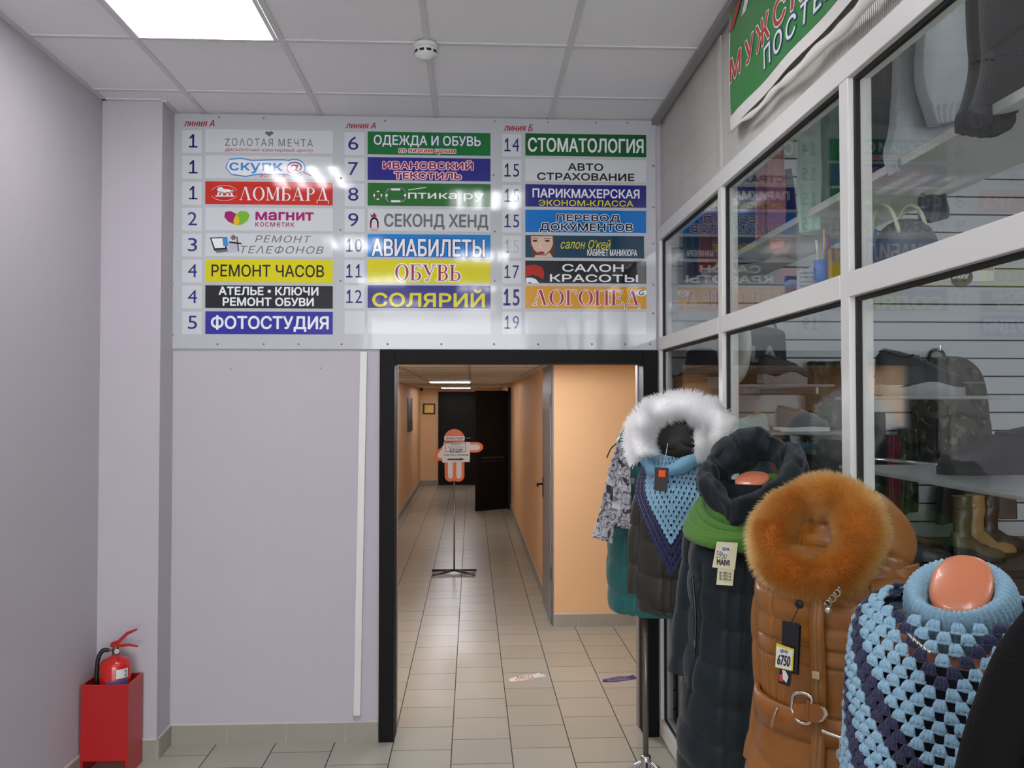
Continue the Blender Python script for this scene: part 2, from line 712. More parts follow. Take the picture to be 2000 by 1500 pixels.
# ---- suspended ceiling with its grid
XG = [-1.388, -0.788, -0.188, 0.412]
YG = [D - 0.32 - 0.6 * k for k in range(19)]
cl = sroot('ceiling')
MB().box(XL, XS + .05, BACK, D, CEIL, CEIL + .05).obj('ceiling_tile', m_ceil, cl)
gm = MB()
for xg in XG:
    gm.box(xg - .012, xg + .012, BACK, D, CEIL - .006, CEIL + .002)
for yg in YG:
    gm.box(XL, XS, yg - .012, yg + .012, CEIL - .005, CEIL + .002)
gm.box(XL, XL + .022, BACK, 4.28, CEIL - .007, CEIL + .002)
gm.box(XL, PX1, 4.258, 4.28, CEIL - .007, CEIL + .002)
gm.box(PX1, PX1 + .022, 4.28, D, CEIL - .007, CEIL + .002)
gm.obj('grid_frame', M('grid_metal', '#d2d2d6', 0.5), cl)
struct(MB().box(XS - .03, XS + .004, BACK, D - .012, CEIL - .03, CEIL - .0065).obj('trim_1', M('grey_angle', '#8e8e90', 0.5)))

# ---- ceiling light panels


def led_panel(name, strength):
    """diffuser with four brighter bands where its LED strips sit"""
    m = M(name, '#ffffff', 0.5, emit=('#fbfaff', strength))
    nt, bs_ = nodes(m)
    n = NT(m)
    x, y, z = n.xyz()
    s = n.m('ABSOLUTE', n.m('SINE', n.m('MULTIPLY', x, PI / .135)))
    s = n.m('SUBTRACT', 1.0, s)
    nt.links.new(n.m('MULTIPLY', n.m('ADD', n.m('MULTIPLY', n.m('POWER', n.m('SUBTRACT', 1.0, s), 4.0), 1.7), .38), strength), bs_.inputs['Emission Strength'])
    return m


m_diff = led_panel('light_diffuser', PANEL_LIGHT)
m_lframe = M('light_frame', '#d9d9dc', 0.4)


def ceiling_light(name, label, x, y, w, d, z, mat, group=None):
    t = thing(name, label, 'ceiling light', (x, y, z), 0, group)
    MB().box(-w / 2 + .014, w / 2 - .014, -d / 2 + .014, d / 2 - .014, -.004, .0).obj('diffuser', mat, t)
    f = MB()
    for a, b, c, e in ((-w / 2, w / 2, -d / 2, -d / 2 + .014), (-w / 2, w / 2, d / 2 - .014, d / 2), (-w / 2, -w / 2 + .014, -d / 2 + .014, d / 2 - .014), (w / 2 - .014, w / 2, -d / 2 + .014, d / 2 - .014)):
        f.box(a, b, c, e, -.008, .0)
    f.obj('frame', m_lframe, t)
    return t


LP = [(-1.088, 3.24, 'square ceiling light panel over the left wall beside the directory board'),
      (0.112, 2.64, 'square ceiling light panel over the middle of the hall'),
      (-1.088, 0.84, 'square ceiling light panel over the left side, behind the viewer'),
      (0.112, 0.24, 'square ceiling light panel straight above the viewer'),
      (-1.088, -1.56, 'second square light panel behind the viewer along the left wall'),
      (0.112, -2.16, 'second square light panel behind the viewer over the middle'),
      (-1.088, -3.96, 'third square light panel behind the viewer along the left wall'),
      (0.112, -4.56, 'third square light panel behind the viewer over the middle')]
for x, y, lb in LP:
    ceiling_light('ceiling_light', lb, x, y, .572, .572, CEIL - .0065, m_diff)

# ---- smoke detector
p = on_z(832, 84, CEIL)
sd = thing('smoke_detector', 'round white smoke detector on the suspended ceiling', 'smoke detector', (p[0], p[1], CEIL - .006))
m_plastic = M('white_plastic', '#d8d8d8', 0.4)
MB().lathe([(.050, 0), (.052, -.004), (.052, -.014), (.048, -.018)], 32).obj('base', m_plastic, sd, True)
MB().lathe([(.046, -.018), (.048, -.022), (.047, -.044), (.040, -.054), (.022, -.058), (.020, -.064), (0.004, -.065)], 32).obj('housing', m_plastic, sd, True)
sl = MB()
for k in range(10):
    a = k * 2 * PI / 10
    c, s = math.cos(a), math.sin(a)
    u = np.array([-s, c, 0])
    o = np.array([c, s, 0])
    ps = [o * .0478 + u * w + np.array([0, 0, z]) for z in (-.032, -.043) for w in (-.010, .010)]
    sl.add(ps, [(0, 1, 3, 2)])
sl.obj('vent_slot', m_gasket, sd)
MB().box(-.05, -.02, -.02, .03, -.012, 0).obj('cable_box', m_plastic, sd, bevel=.003)

# ---- black portal round the opening
tr = sroot('trim_2')
pj = MB()
pj.box(X0, X0i, D - .028, D + .16, 0, ZCAS)
pj.box(X1i, XS - .004, D - .028, D + .16, 0, ZCAS)
pj.box(X0i, X1i, D - .028, D + .16, ZTOP, ZCAS)
pj.obj('casing', m_black, tr, bevel=.002)
ej = MB()
ej.box(X0i - .002, X0i + .004, D + .13, D + .162, 0, ZTOP)
ej.box(X1i - .006, X1i + .002, D + .10, D + .162, 0, ZTOP)
ej.obj('edge_strip', M('pale_edge', '#8f8a8a', 0.5), tr)

# ---- corridor
struct(MB().box(CX0 - .1, CX0, D + .14, CY1 + .1, 0, CCEIL).obj('wall_corridor_left', m_peach))
cr = MB()
cr.box(CX0, X0i - .004, D + .141, D + .20, 0, CCEIL)
struct(cr.obj('wall_corridor_near', m_peach))
struct(MB().box(CX1, SHOP_X, YJ, CY1 + .1, 0, CCEIL).obj('wall_corridor_right', m_peach))
struct(MB().box(CX0, CX1, CY1, CY1 + .1, 0, CCEIL).obj('wall_corridor_end', m_peach))
struct(MB().box(XS + .06, SHOP_X, D + .16, D + .26, 0, CCEIL).obj('wall_passage', m_peach))
struct(MB().box(SHOP_X, SHOP_X + .1, D + .2, YJ, 0, CCEIL).obj('wall_passage_end', m_peach))
baseboard('baseboard_corridor_left', [(CX0, D + .2, CX0, CY1, .1)])
baseboard('baseboard_corridor_end', [(CX0, CY1, -.72, CY1, .1)])
baseboard('baseboard_corridor_right', [(CX1, CY1, CX1, YJ + .86, .1), (SHOP_X, YJ, CX1 - .011, YJ, .135)][:1])
baseboard('baseboard_passage', [(SHOP_X, YJ, CX1, YJ, .135)][0:0] + [(CX1, YJ, SHOP_X, YJ, .11)])

cc = sroot('ceiling_corridor')
MB().box(CX0 - .1, SHOP_X, D + .13, CY1 + .1, CCEIL, CCEIL + .05).obj('ceiling_tile', M('corridor_tiles', '#eae4da', 0.9, bump=(80, .2)), cc)
gm = MB()
for xg in (-0.62, -0.02, 0.58):
    gm.box(xg - .012, xg + .012, D + .14, CY1, CCEIL - .006, CCEIL + .001)
for k in range(23):
    gm.box(CX0, CX1 if k > 3 else SHOP_X, 5.1 + .6 * k - .008, 5.1 + .6 * k + .008, CCEIL - .006, CCEIL + .001)
gm.obj('grid_frame', M('grid_dark', '#b5aea3', 0.5), cc)

# corridor fixtures: four tubes in a louvre tray
m_tube = M('lit_tube', '#ffffff', 0.5, emit=('#f6f7ff', CORRIDOR_LIGHT * 4))
m_tray = M('light_tray', '#c9c9c9', 0.3, metal=.6)


m_tube_boost = M('boosted_tube', '#ffffff', 0.5, emit=('#f6f7ff', CORRIDOR_LIGHT * 6.5))  # same tubes with boosted strength, to brighten the standing figure


def corridor_light(label, y, x=-.32, mt=m_tube):
    t = thing('corridor_light', label, 'ceiling light', (x, y, CCEIL - .0065))
    tr_ = MB()
    tr_.box(-.29, .29, -.29, .29, -.002, 0)
    for a, b, c, d in ((-.29, .29, -.29, -.28), (-.29, .29, .28, .29), (-.29, -.28, -.28, .28), (.28, .29, -.28, .28)):
        tr_.box(a, b, c, d, -.022, -.002)
    tr_.obj('tray', m_tray, t)
    for k in range(4):
        MB().tube([(-.27 + 0, -.21 + .14 * k, -.014), (.27, -.21 + .14 * k, -.014)], .009, 10).obj('light_tube', mt, t)


corridor_light('four-tube corridor ceiling light nearer the standing orange figure', 12.0, -.30)
corridor_light('four-tube corridor ceiling light farther off, before the dark doors', 16.5, -.30)
corridor_light('four-tube corridor ceiling light just inside the black portal', 5.4, .35, m_tube_boost)
corridor_light('added unseen fill light between the portal and the standing orange figure', 5.95, -.55, m_tube_boost)  # unseen lamp added to light the standing figure from the front

# far dark double door
m_wood = M('dark_wood', '#100a08', 0.6, var=(14, .25), bump=(40, .06), spec=.25)
d2 = sroot('door_1')
MB().box(-.705, CX1 - .002, CY1 - .05, CY1 - .001, .0, 1.985).obj('door_frame', m_wood, d2)
lf = MB()
lf.box(-.64, .02, CY1 - .07, CY1 - .051, .01, 1.93)
lf.box(-.56, -.06, CY1 - .076, CY1 - .0705, .15, .85)
lf.box(-.56, -.06, CY1 - .076, CY1 - .0705, 1.0, 1.8)
lf.obj('door_leaf', m_wood, d2, bevel=.004)
MB().tube([(-.02, CY1 - .07, 1.0), (-.02, CY1 - .12, 1.0), (-.12, CY1 - .12, 1.0)], .009, 8).obj('door_handle', m_edge, d2)

# dark leaf standing open across the corridor
d3 = sroot('door_2')
xh, yh = .60, 14.0
xa, ya = on_z(929, 1000, 0)[:2]
dx, dy = xa - xh, ya - yh
L = math.hypot(dx, dy)


def leafp(s, t, z):
    return (xh + dx / L * s - dy / L * t, yh + dy / L * s + dx / L * t, z)


lm = MB()


def lbox(s0, s1, t0, t1, z0, z1, mi=0):
    v = [leafp(s, t, z) for z in (z0, z1) for s, t in ((s0, t0), (s1, t0), (s1, t1), (s0, t1))]
    lm.add(v, [(0, 3, 2, 1), (4, 5, 6, 7), (0, 1, 5, 4), (1, 2, 6, 5), (2, 3, 7, 6), (3, 0, 4, 7)], mi)


lbox(0, L, -.02, .02, .012, 1.94)
for z0, z1 in ((.12, .72), (.98, 1.82)):
    lbox(.08, L - .08, .0205, .026, z0, z1)
    lbox(.12, L - .12, .026, .030, z0 + .04, z1 - .04)
lm.obj('door_leaf', m_wood, d3, bevel=.003)
lm = MB()
lbox(.1, L - .1, .030, .034, .855, .868)
lbox(.1, L - .1, .030, .034, .80, .806)
lm.obj('push_bar', M('dull_bar', '#5a544c', 0.4, metal=.6), d3)
lm = MB()
lbox(0.02, .16, -.07, -.03, 1.90, 1.95)
lm.obj('door_closer', M('closer_grey', '#77716a', .5), d3)
MB().box(xh, CX1 - .001, yh - .05, yh + .05, 0, 2.0).obj('door_frame', m_wood, d3)

# grey metal door near the corner, seen edge-on
m_gd = M('grey_door', '#6f6f72', 0.45)
d4 = sroot('door_3')
MB().box(CX1 - .012, CX1 - .0005, YJ + .02, YJ + .86, .0, CCEIL - .008).obj('door_frame', m_gd, d4)
MB().box(CX1 - .022, CX1 - .0125, YJ + .06, YJ + .82, .01, 2.0).obj('door_leaf', M('grey_leaf', '#7a7a7d', 0.4), d4, bevel=.002)
hd = MB()
hd.box(CX1 - .028, CX1 - .0225, YJ + .72, YJ + .76, .93, 1.10)
hd.tube([(CX1 - .026, YJ + .74, 1.04), (CX1 - .075, YJ + .74, 1.04), (CX1 - .078, YJ + .62, 1.035)], .009, 8)
hd.obj('door_handle', m_gasket, d4, True)
hg = MB()
for z in (.35, 1.72):
    hg.box(CX1 - .026, CX1 - .0225, YJ + .045, YJ + .065, z, z + .1)
hg.obj('hinge', m_gasket, d4)

# wall pieces at the far end
p0 = on_y(826, 809, CY1 - .012)
p1 = on_y(850, 788, CY1 - .012)
pq = thing('wall_plaque', 'small gold plaque in a dark frame at the corridor end', 'plaque', ((p0[0] + p1[0]) / 2, CY1, (p0[2] + p1[2]) / 2))
w, h = (p1[0] - p0[0]) / 2, (p1[2] - p0[2]) / 2
MB().box(-w, w, -.02, -.001, -h, h).obj('frame', M('plaque_frame', '#2a1d12', .5), pq, bevel=.004)
pl = MB()
pl.box(-w + .035, w - .035, -.024, -.0205, -h + .03, h - .03)
pl.obj('gold_plate', M('gold_plate', '#c7a45c', .3, metal=.7, var=(6, .4)), pq)
y0p, y1p = 14.45, 15.7
ps = thing('wall_poster', 'narrow dark poster on the left corridor wall', 'poster', (CX0, (y0p + y1p) / 2, 1.55))
MB().box(.0005, .012, -.55, .55, -.31, .28).obj('poster_board', M('poster_dark', '#2d2b31', .4, var=(3, .7)), ps)
for k in range(4):
    pp = MB()
    pp.prism(circ(-.4 + .27 * k, .02 + .05 * (k % 2), .09, .2, 14), lambda a, b, d: (d, a, b), .0125, .0145)
    pp.obj('portrait', M('poster_pale', '#77747a', .5, var=(8, .5)), ps)
dc = on_y(822, 763, CY1 - .05)
cm = thing('dome_camera', 'tiny black dome camera under the corridor ceiling', 'camera', (dc[0], CY1 - .06, CCEIL - .002))
MB().lathe([(.05, 0), (.05, -.02)], 16).obj('base', m_gasket, cm, True)
MB().ell((0, 0, -.02), (.045, .045, .045), 14, 8).obj('dome', m_gasket, cm, True)

# ---- shopfront: aluminium frame and glass (window_1), cellular sheet above it (wall_right)
Z_TR1 = CAM_H + XS * 0.935
Z_TR0 = CAM_H + XS * 0.868
Z_MR1 = CAM_H + XS * 0.3475
Z_MR0 = CAM_H + XS * 0.281
MUL = [on_x(1406, 600, XS)[1] + .045, on_x(1650, 600, XS)[1]]
MUL[0] = on_x(1406.5, 600, XS)[1]
step = MUL[0] - MUL[1]
while MUL[-1] > BACK + step:
    MUL.append(MUL[-1] - step)
mull_y = [D - .03] + MUL


def glass_mat():
    m = bpy.data.materials.new('shop_glass')
    m.use_nodes = True
    nt = m.node_tree
    nt.nodes.remove(nt.nodes['Principled BSDF'])
    out = nt.nodes['Material Output']
    n = NT(m)
    lw = nt.nodes.new('ShaderNodeLayerWeight')
    lw.inputs[0].default_value = 0.5
    fr = n.m('MINIMUM', n.m('ADD', 0.04, n.m('MULTIPLY', n.m('POWER', lw.outputs['Facing'], 5.0), 0.96)), 1.0)
    tr_ = nt.nodes.new('ShaderNodeBsdfTransparent')
    tr_.inputs[0].default_value = (.93, .95, .94, 1)
    gl = nt.nodes.new('ShaderNodeBsdfGlossy')
    gl.inputs['Roughness'].default_value = 0.0
    mx = nt.nodes.new('ShaderNodeMixShader')
    nt.links.new(fr, mx.inputs[0])
    nt.links.new(tr_.outputs[0], mx.inputs[1])
    nt.links.new(gl.outputs[0], mx.inputs[2])
    nt.links.new(mx.outputs[0], out.inputs['Surface'])
    return m


m_glass = glass_mat()
win = sroot('window_1')
fr = MB()
FD = 0.065                                     # depth of the profiles
mh = .026
for i, y in enumerate(mull_y):
    hw = .022 if i == 0 else mh
    fr.box(XS, XS + FD, y - hw, y + hw, .10, Z_TR0)
fr.obj('mullion', m_white, win, bevel=.002)
rl = MB()
for z0, z1 in ((Z_TR0, Z_TR1), (0.02, .10)):
    rl.box(XS - .0015, XS + FD, BACK, D - .008, z0, z1)
for i in range(len(mull_y) - 1):
    rl.box(XS - .0015, XS + FD, mull_y[i + 1] + mh + .0005, mull_y[i] - mh - .0005, Z_MR0, Z_MR1)
rl.obj('rail', m_white, win, bevel=.002)
gk = MB()
GP = XS + .022                                 # glass plane
for i in range(len(mull_y) - 1):
    ya, yb = mull_y[i + 1] + mh, mull_y[i] - mh
    for z0, z1 in ((.10, Z_MR0), (Z_MR1, Z_TR0)):
        g = .011
        for a, b, c, d in ((ya, ya + g, z0, z1), (yb - g, yb, z0, z1), (ya + g, yb - g, z1 - g, z1), (ya + g, yb - g, z0, z0 + .004)):
            gk.box(GP - .006, GP + .008, a, b, c, d)
gk.obj('gasket', m_gasket, win)
gb = MB()
for i in range(len(mull_y) - 1):
    ya, yb = mull_y[i + 1] + mh, mull_y[i] - mh
    for z0, z1 in ((.10, Z_MR0), (Z_MR1, Z_TR0)):
        MB().box(GP - .0, GP + .004, ya + .002, yb - .002, z0 + .002, z1 - .002).obj('pane', m_glass, win)


def polycarb():
    m = M('cellular_sheet', '#a7a49d', 0.3)
    nt, b = nodes(m)
    n = NT(m)
    x, y, z = n.xyz()
    w = n.m('SINE', n.m('MULTIPLY', y, 2 * PI / .011))
    st = n.noise(3.0, 4, stretch=(1, 1, .25))
    c = n.mix(st, rgb('#b3b0a8'), rgb('#d6d3cb'))
    c2 = n.mix(n.m('MULTIPLY', n.m('GREATER_THAN', w, 0.6), 0.22), c, rgb('#96938c'))
    hz = n.m('LESS_THAN', n.m('ABSOLUTE', n.m('SUBTRACT', n.m('FRACT', n.m('DIVIDE', z, .16)), .5)), .012)
    c3 = n.mix(n.m('MULTIPLY', hz, 0.25), c2, rgb('#55524e'))
    nt.links.new(c3, b.inputs['Base Color'])
    n.bump(w, .25, .002)
    return m


struct(MB().box(XS + .02, XS + .03, BACK, D - .003, Z_TR1, CEIL + .02).obj('wall_right', polycarb()))
ps = on_x(1408, 250, XS + .018)[1]
struct(MB().box(XS + .010, XS + .0195, ps - .02, ps + .02, Z_TR1, CEIL - .031).obj('trim_3', M('clear_joiner', '#c4c3bd', .2, spec=.8)))

# ---- the shop behind the glass
def slatwall():
    m = M('slatwall', '#aeb2b5', 0.45)
    nt, b = nodes(m)
    n = NT(m)
    x, y, z = n.xyz()
    fz = n.m('FRACT', n.m('DIVIDE', n.m('ADD', z, .012), .1))
    g = n.m('LESS_THAN', fz, .085)
    c = n.mix(g, rgb('#b4b8bb'), rgb('#1c1c1e'))
    nt.links.new(c, b.inputs['Base Color'])
    n.bump(n.m('SUBTRACT', 1.0, g), .6, .006)
    return m


SY = D + .12
struct(MB().box(XS + FD + .001, SHOP_X, SY, SY + .03, 0, CEIL).obj('wall_shop_back', slatwall()))
m_shopw = M('shop_wall', '#b9b9b6', .8)
struct(MB().box(SHOP_X, SHOP_X + .1, BACK, SY, 0, CEIL).obj('wall_shop_right', m_shopw))
struct(MB().box(XS + .05, SHOP_X, BACK, SY + .03, CEIL - .01, CEIL + .05).obj('ceiling_shop', M('shop_ceiling', '#c9c9c8', .9)))
m_sdiff = M('shop_fill_diffuser', '#ffffff', 0.5, emit=('#f6f8ff', SHOP_FILL))
for x, y, lb in ((2.75, 3.2, 'added unseen fill panel in the shop ceiling near its slatted wall'), (1.95, .75, 'added unseen fill panel in the shop ceiling near the glass front')):  # both panels are added out of view to brighten the shop interior
    ceiling_light('shop_fill_light', lb, x, y, .572, .572, CEIL - .011, m_sdiff if y > 2 else m_diff)
# ================================================================ DIRECTORY BOARD
BY = D - .012


def bp(px, py):
    q = on_y(px, py, BY)
    return q[0], q[2]


def on_board(a, b, d):
    return (a, BY - .0006 - d, b)


def bbox(x0, y0, x1, y1):
    """photo rectangle (top-left, bottom-right) -> board rectangle."""
    xm, ym = (x0 + x1) / 2, (y0 + y1) / 2
    return bp(x0, ym)[0], bp(xm, y1)[1], bp(x1, ym)[0], bp(xm, y0)[1]


def poly(pts):
    return [bp(*q) for q in pts]


def board_mat(name, col, rough=.06):
    """glossy film, slightly wavy"""
    m = M(name, col, rough, spec=.5)
    n = NT(m)
    n.bump(n.noise(6, 2, stretch=(1.4, 1, .35)), .06, .01)
    return m


m_bd = board_mat('board_grey', '#bcbfc3')
m_pw = board_mat('plate_white', '#cfd3d5')
bm = {k: board_mat('film_' + k, c) for k, c in dict(red='#cc3327', yellow='#d8d00a', black='#26262a', blue='#34349a', green='#127035', green2='#2f6d33', navy='#2b2b7e', blue2='#2b2c86', sky='#0b7fca', sky2='#0a74c4', orange='#d79a2a', teal='#27465c', dgreen='#0f5c2c', ink='#2f2a78', redtxt='#a3283a', white='#eceff2', grey='#6e6e70', dark='#242226', magenta='#a3246e', lime='#7cb63c', gold='#e0c020', ltblue='#3f8fd0', purple='#8e2450', skin='#d9b7a2', brown='#5d4034', fade='#b9bccb', hair='#b02a20', salmon='#f0d3da').items()}

xa, zb = bp(327, 681)
xb = XS - .008
board = thing('directory_board', 'long pale directory board of shop names above the black doorway', 'sign board', ((xa + xb) / 2, BY, zb))
BO = np.array(board.location)


def bobj(mb, name, mats, parent=board, **k):
    """the builder works in world coordinates; parts are stored relative to the board"""
    mb.v = [tuple(np.array(q) - BO) for q in mb.v]
    return mb.obj(name, mats, parent, **k)


bobj(MB().box(xa, xb, BY, D - .0008, zb, CEIL - .0075), 'backing_panel', m_bd, bevel=.0015)
lmats = lambda *k: [bm[i] if isinstance(i, str) else i for i in k]


def heading(word, x0, y0, x1, y1):
    mb = MB()
    put_text(mb, word, bbox(x0, y0, x1, y1), on_board, .0002, 0, .018, shear=.25)
    bobj(mb, 'heading_lettering', lmats('redtxt'))


heading('линия А', 359, 234, 419, 247)
heading('линия А', 675, 239, 734, 251)
heading('линия Б', 984, 243, 1041, 256)

COLX = [(356, 394, 401, 650), (673, 712, 718, 958), (981, 1018, 1026, 1262)]
TOPS = [(254, 608.5), (258.5, 607.5), (262, 609)]
PLH = [44.5, 44.5, 43.5]


def row_y(c, r):
    a, b = TOPS[c]
    t = a + (b - a) * r / 7
    return t, t + PLH[c]


def plate(name, x0, y0, x1, y1, mat, d=.0):
    a0, b0, a1, b1 = bbox(x0, y0, x1, y1)
    mb = MB()
    mb.box(a0, a1, BY - .0005, BY - .0001, b0, b1)
    return bobj(mb, name, mat)


def lettering(parent, mb, *mats, name='lettering'):
    mb.v = [tuple(np.array(q) - BO) for q in mb.v]
    return mb.obj(name, lmats(*mats), parent)


NUM = [['1', '1', '1', '2', '3', '4', '4', '5'], ['6', '7', '8', '9', '10', '11', '12', ''], ['14', '15', '15', '15', '15', '17', '15', '19']]
for c in range(3):
    for r in range(8):
        y0, y1 = row_y(c, r)
        p = plate('number_plate', COLX[c][0], y0, COLX[c][1], y1, m_pw)
        s = NUM[c][r]
        if not s:
            continue
        ym = (y0 + y1) / 2 - 1
        mb = MB()
        if c == 0:
            xs = (367, 385)
        elif len(s) == 1:
            xs = (680, 700)
        elif c == 1:
            xs = (676, 707)
        else:
            xs = (985, 1014)
        if s == '1':
            xs = (369, 386)
        h = 26
        if (c, r) == (2, 6):
            put_text(mb, s, bbox(983, ym - 16, 1015, ym + 17), on_board, .0002, 0, .012)
            lettering(p, mb, 'ink')
            continue
        put_text(mb, s, bbox(xs[0], ym - h / 2, xs[1], ym + h / 2), on_board, .0002, 0, -.008)
        lettering(p, mb, 'fade' if (c, r) == (2, 4) else 'ink')


def T(mb, word, x0, y0, x1, y1, mi=0, bold=.0, outline=None, shear=0.0, d=.0003, space=1.0):
    put_text(mb, word, bbox(x0, y0, x1, y1), on_board, d, mi, bold, outline, shear, space)


def S(mb, word, x0, y0, x1, y1, mi=0, outline=None):
    put_serif(mb, word, bbox(x0, y0, x1, y1), on_board, .0003, mi, outline)


def P(mb, pts, mi=0, d=.0004):
    q = poly(pts)
    mb.add([on_board(a, b, d) for a, b in q], [tuple(range(len(q)))], mi)


def LN(mb, pts, w, mi=0, d=.0004, closed=False):
    """thick line through photo points"""
    pts = list(pts) + ([pts[0]] if closed else [])
    for (x0, y0), (x1, y1) in zip(pts, pts[1:]):
        L_ = math.hypot(x1 - x0, y1 - y0) + 1e-6
        ux, uy = (x1 - x0) / L_ * w / 2, (y1 - y0) / L_ * w / 2
        P(mb, [(x0 - uy - ux * .5, y0 + ux - uy * .5), (x1 - uy + ux * .5, y1 + ux + uy * .5), (x1 + uy + ux * .5, y1 - ux + uy * .5), (x0 + uy - ux * .5, y0 - ux - uy * .5)], mi, d)


PLC = [[m_pw, m_pw, 'red', m_pw, m_pw, 'yellow', 'black', 'blue'], ['green', 'blue2', 'green2', m_pw, 'sky', 'yellow', 'navy', m_pw], ['dgreen', m_pw, 'navy', 'sky2', 'teal', 'black', 'orange', m_pw]]
PL = {}
for c in range(3):
    for r in range(8):
        y0, y1 = row_y(c, r)
        k = PLC[c][r]
        PL[c, r] = plate('name_plate', COLX[c][2], y0, COLX[c][3] - (4 if (c, r) == (2, 4) else 0), y1, bm[k] if isinstance(k, str) else k)

mb = MB()
T(mb, 'ZОΛОТАЯ МЕЧТА', 439, 271, 611, 286, 0, -.012, space=1.15)
T(mb, 'дисконтный ювелирный центр', 439, 289, 611, 298, 1, .0, shear=.2)
lettering(PL[0, 0], mb, 'grey', 'redtxt')
mb = MB()
P(mb, [(517, 260), (521, 256), (525, 258), (530, 256), (535, 260), (526, 267)], 0)
lettering(PL[0, 0], mb, 'grey', name='logo')

mb = MB()
for ex, mi, d in ((5, 0, .0002), (2.5, 1, .0004)):
    P(mb, [(443 - ex + 2, 327), (448, 315 - ex), (470, 313 - ex), (492, 317 - ex), (530, 316 - ex), (556, 316 - ex), (590, 318), (592, 336 + ex), (560, 337 + ex), (500, 337 + ex), (480, 341 + ex), (452, 337 + ex)], mi, d)
    P(mb, circ(575, 328, 20 + ex - 3, 15 + ex - 2, 28), mi, d + .00005)
T(mb, 'скупк', 448, 318, 552, 339, 2, .02, d=.0007)
T(mb, '@', 559, 316, 591, 341, 3, .015, d=.0007)
LN(mb, [(592, 336), (607, 343)], 2.5, 3, .0007)
T(mb, 'золота', 507, 339, 557, 346, 4, .01, d=.0008)
lettering(PL[0, 1], mb, 'ltblue', 'white', 'ltblue', 'purple', 'red', name='logo')

mb = MB()
S(mb, 'ЛОМБАРД', 468, 366, 642, 397)
lettering(PL[0, 2], mb, 'white')
mb = MB()
LN(mb, circ(438, 377, 26, 15, 30, PI * 1.1, PI * 1.9), 1, 1)
LN(mb, circ(438, 377, 26, 15, 30, PI * .1, PI * .9), 1, 1)
P(mb, [(424, 371), (427, 366), (433, 365), (437, 369), (447, 370), (453, 372), (452, 377), (437, 377), (428, 376)], 0)
for q in ([(426, 374), (430, 374), (428, 381), (424, 382)], [(433, 375), (436, 375), (435, 382), (431, 382)], [(444, 375), (448, 375), (446, 382), (442, 382)], [(450, 374), (453, 374), (455, 382), (451, 382)]):
    P(mb, q, 0)
LN(mb, [(452, 372), (456, 374), (455, 370)], 1, 0)
P(mb, [(421, 382), (457, 382), (457, 384), (421, 384)], 0)
lettering(PL[0, 2], mb, 'white', 'salmon', name='logo')

mb = MB()
T(mb, 'магнит', 499, 414, 613, 431, 0, .035)
T(mb, 'косметик', 499, 434, 575, 443, 0, .01, space=1.1)
lettering(PL[0, 3], mb, 'magenta')
mb = MB()
P(mb, [(462, 440), (446, 433), (438, 424), (440, 414), (450, 412), (460, 417), (466, 427)], 0, .0003)
P(mb, [(458, 440), (456, 430), (461, 419), (470, 412), (482, 413), (488, 420), (484, 431), (472, 439)], 1, .0004)
P(mb, [(458, 440), (456, 432), (460, 422), (463, 419), (467, 426), (468, 434), (464, 440)], 2, .0005)
lettering(PL[0, 3], mb, 'magenta', 'lime', 'gold', name='logo')

mb = MB()
T(mb, 'РЕМОНТ', 498, 460, 608, 474, 0, -.012, shear=.25, space=1.05)
T(mb, 'ТЕΛЕФОНОВ', 470, 480, 632, 496, 0, -.012, shear=.25, space=1.05)
lettering(PL[0, 4], mb, 'grey')
mb = MB()
P(mb, [(410, 464), (438, 463), (444, 487), (418, 489)], 1, .0003)
P(mb, [(413, 466), (436, 465), (440, 484), (420, 485)], 0, .0004)
P(mb, [(418, 489), (446, 486), (452, 491), (424, 494)], 2, .0004)
P(mb, [(434, 463), (444, 463), (446, 480), (436, 481)], 3, .0005)
P(mb, circ(456, 464, 5, 5, 14), 2, .0005)
P(mb, [(447, 471), (464, 470), (468, 492), (444, 494)], 4, .0005)
LN(mb, [(463, 463), (466, 490)], 3, 2, .0006)
LN(mb, [(448, 473), (471, 476)], 3, 1, .0006)
lettering(PL[0, 4], mb, 'white', 'dark', 'grey', 'ltblue', 'fade', name='logo')

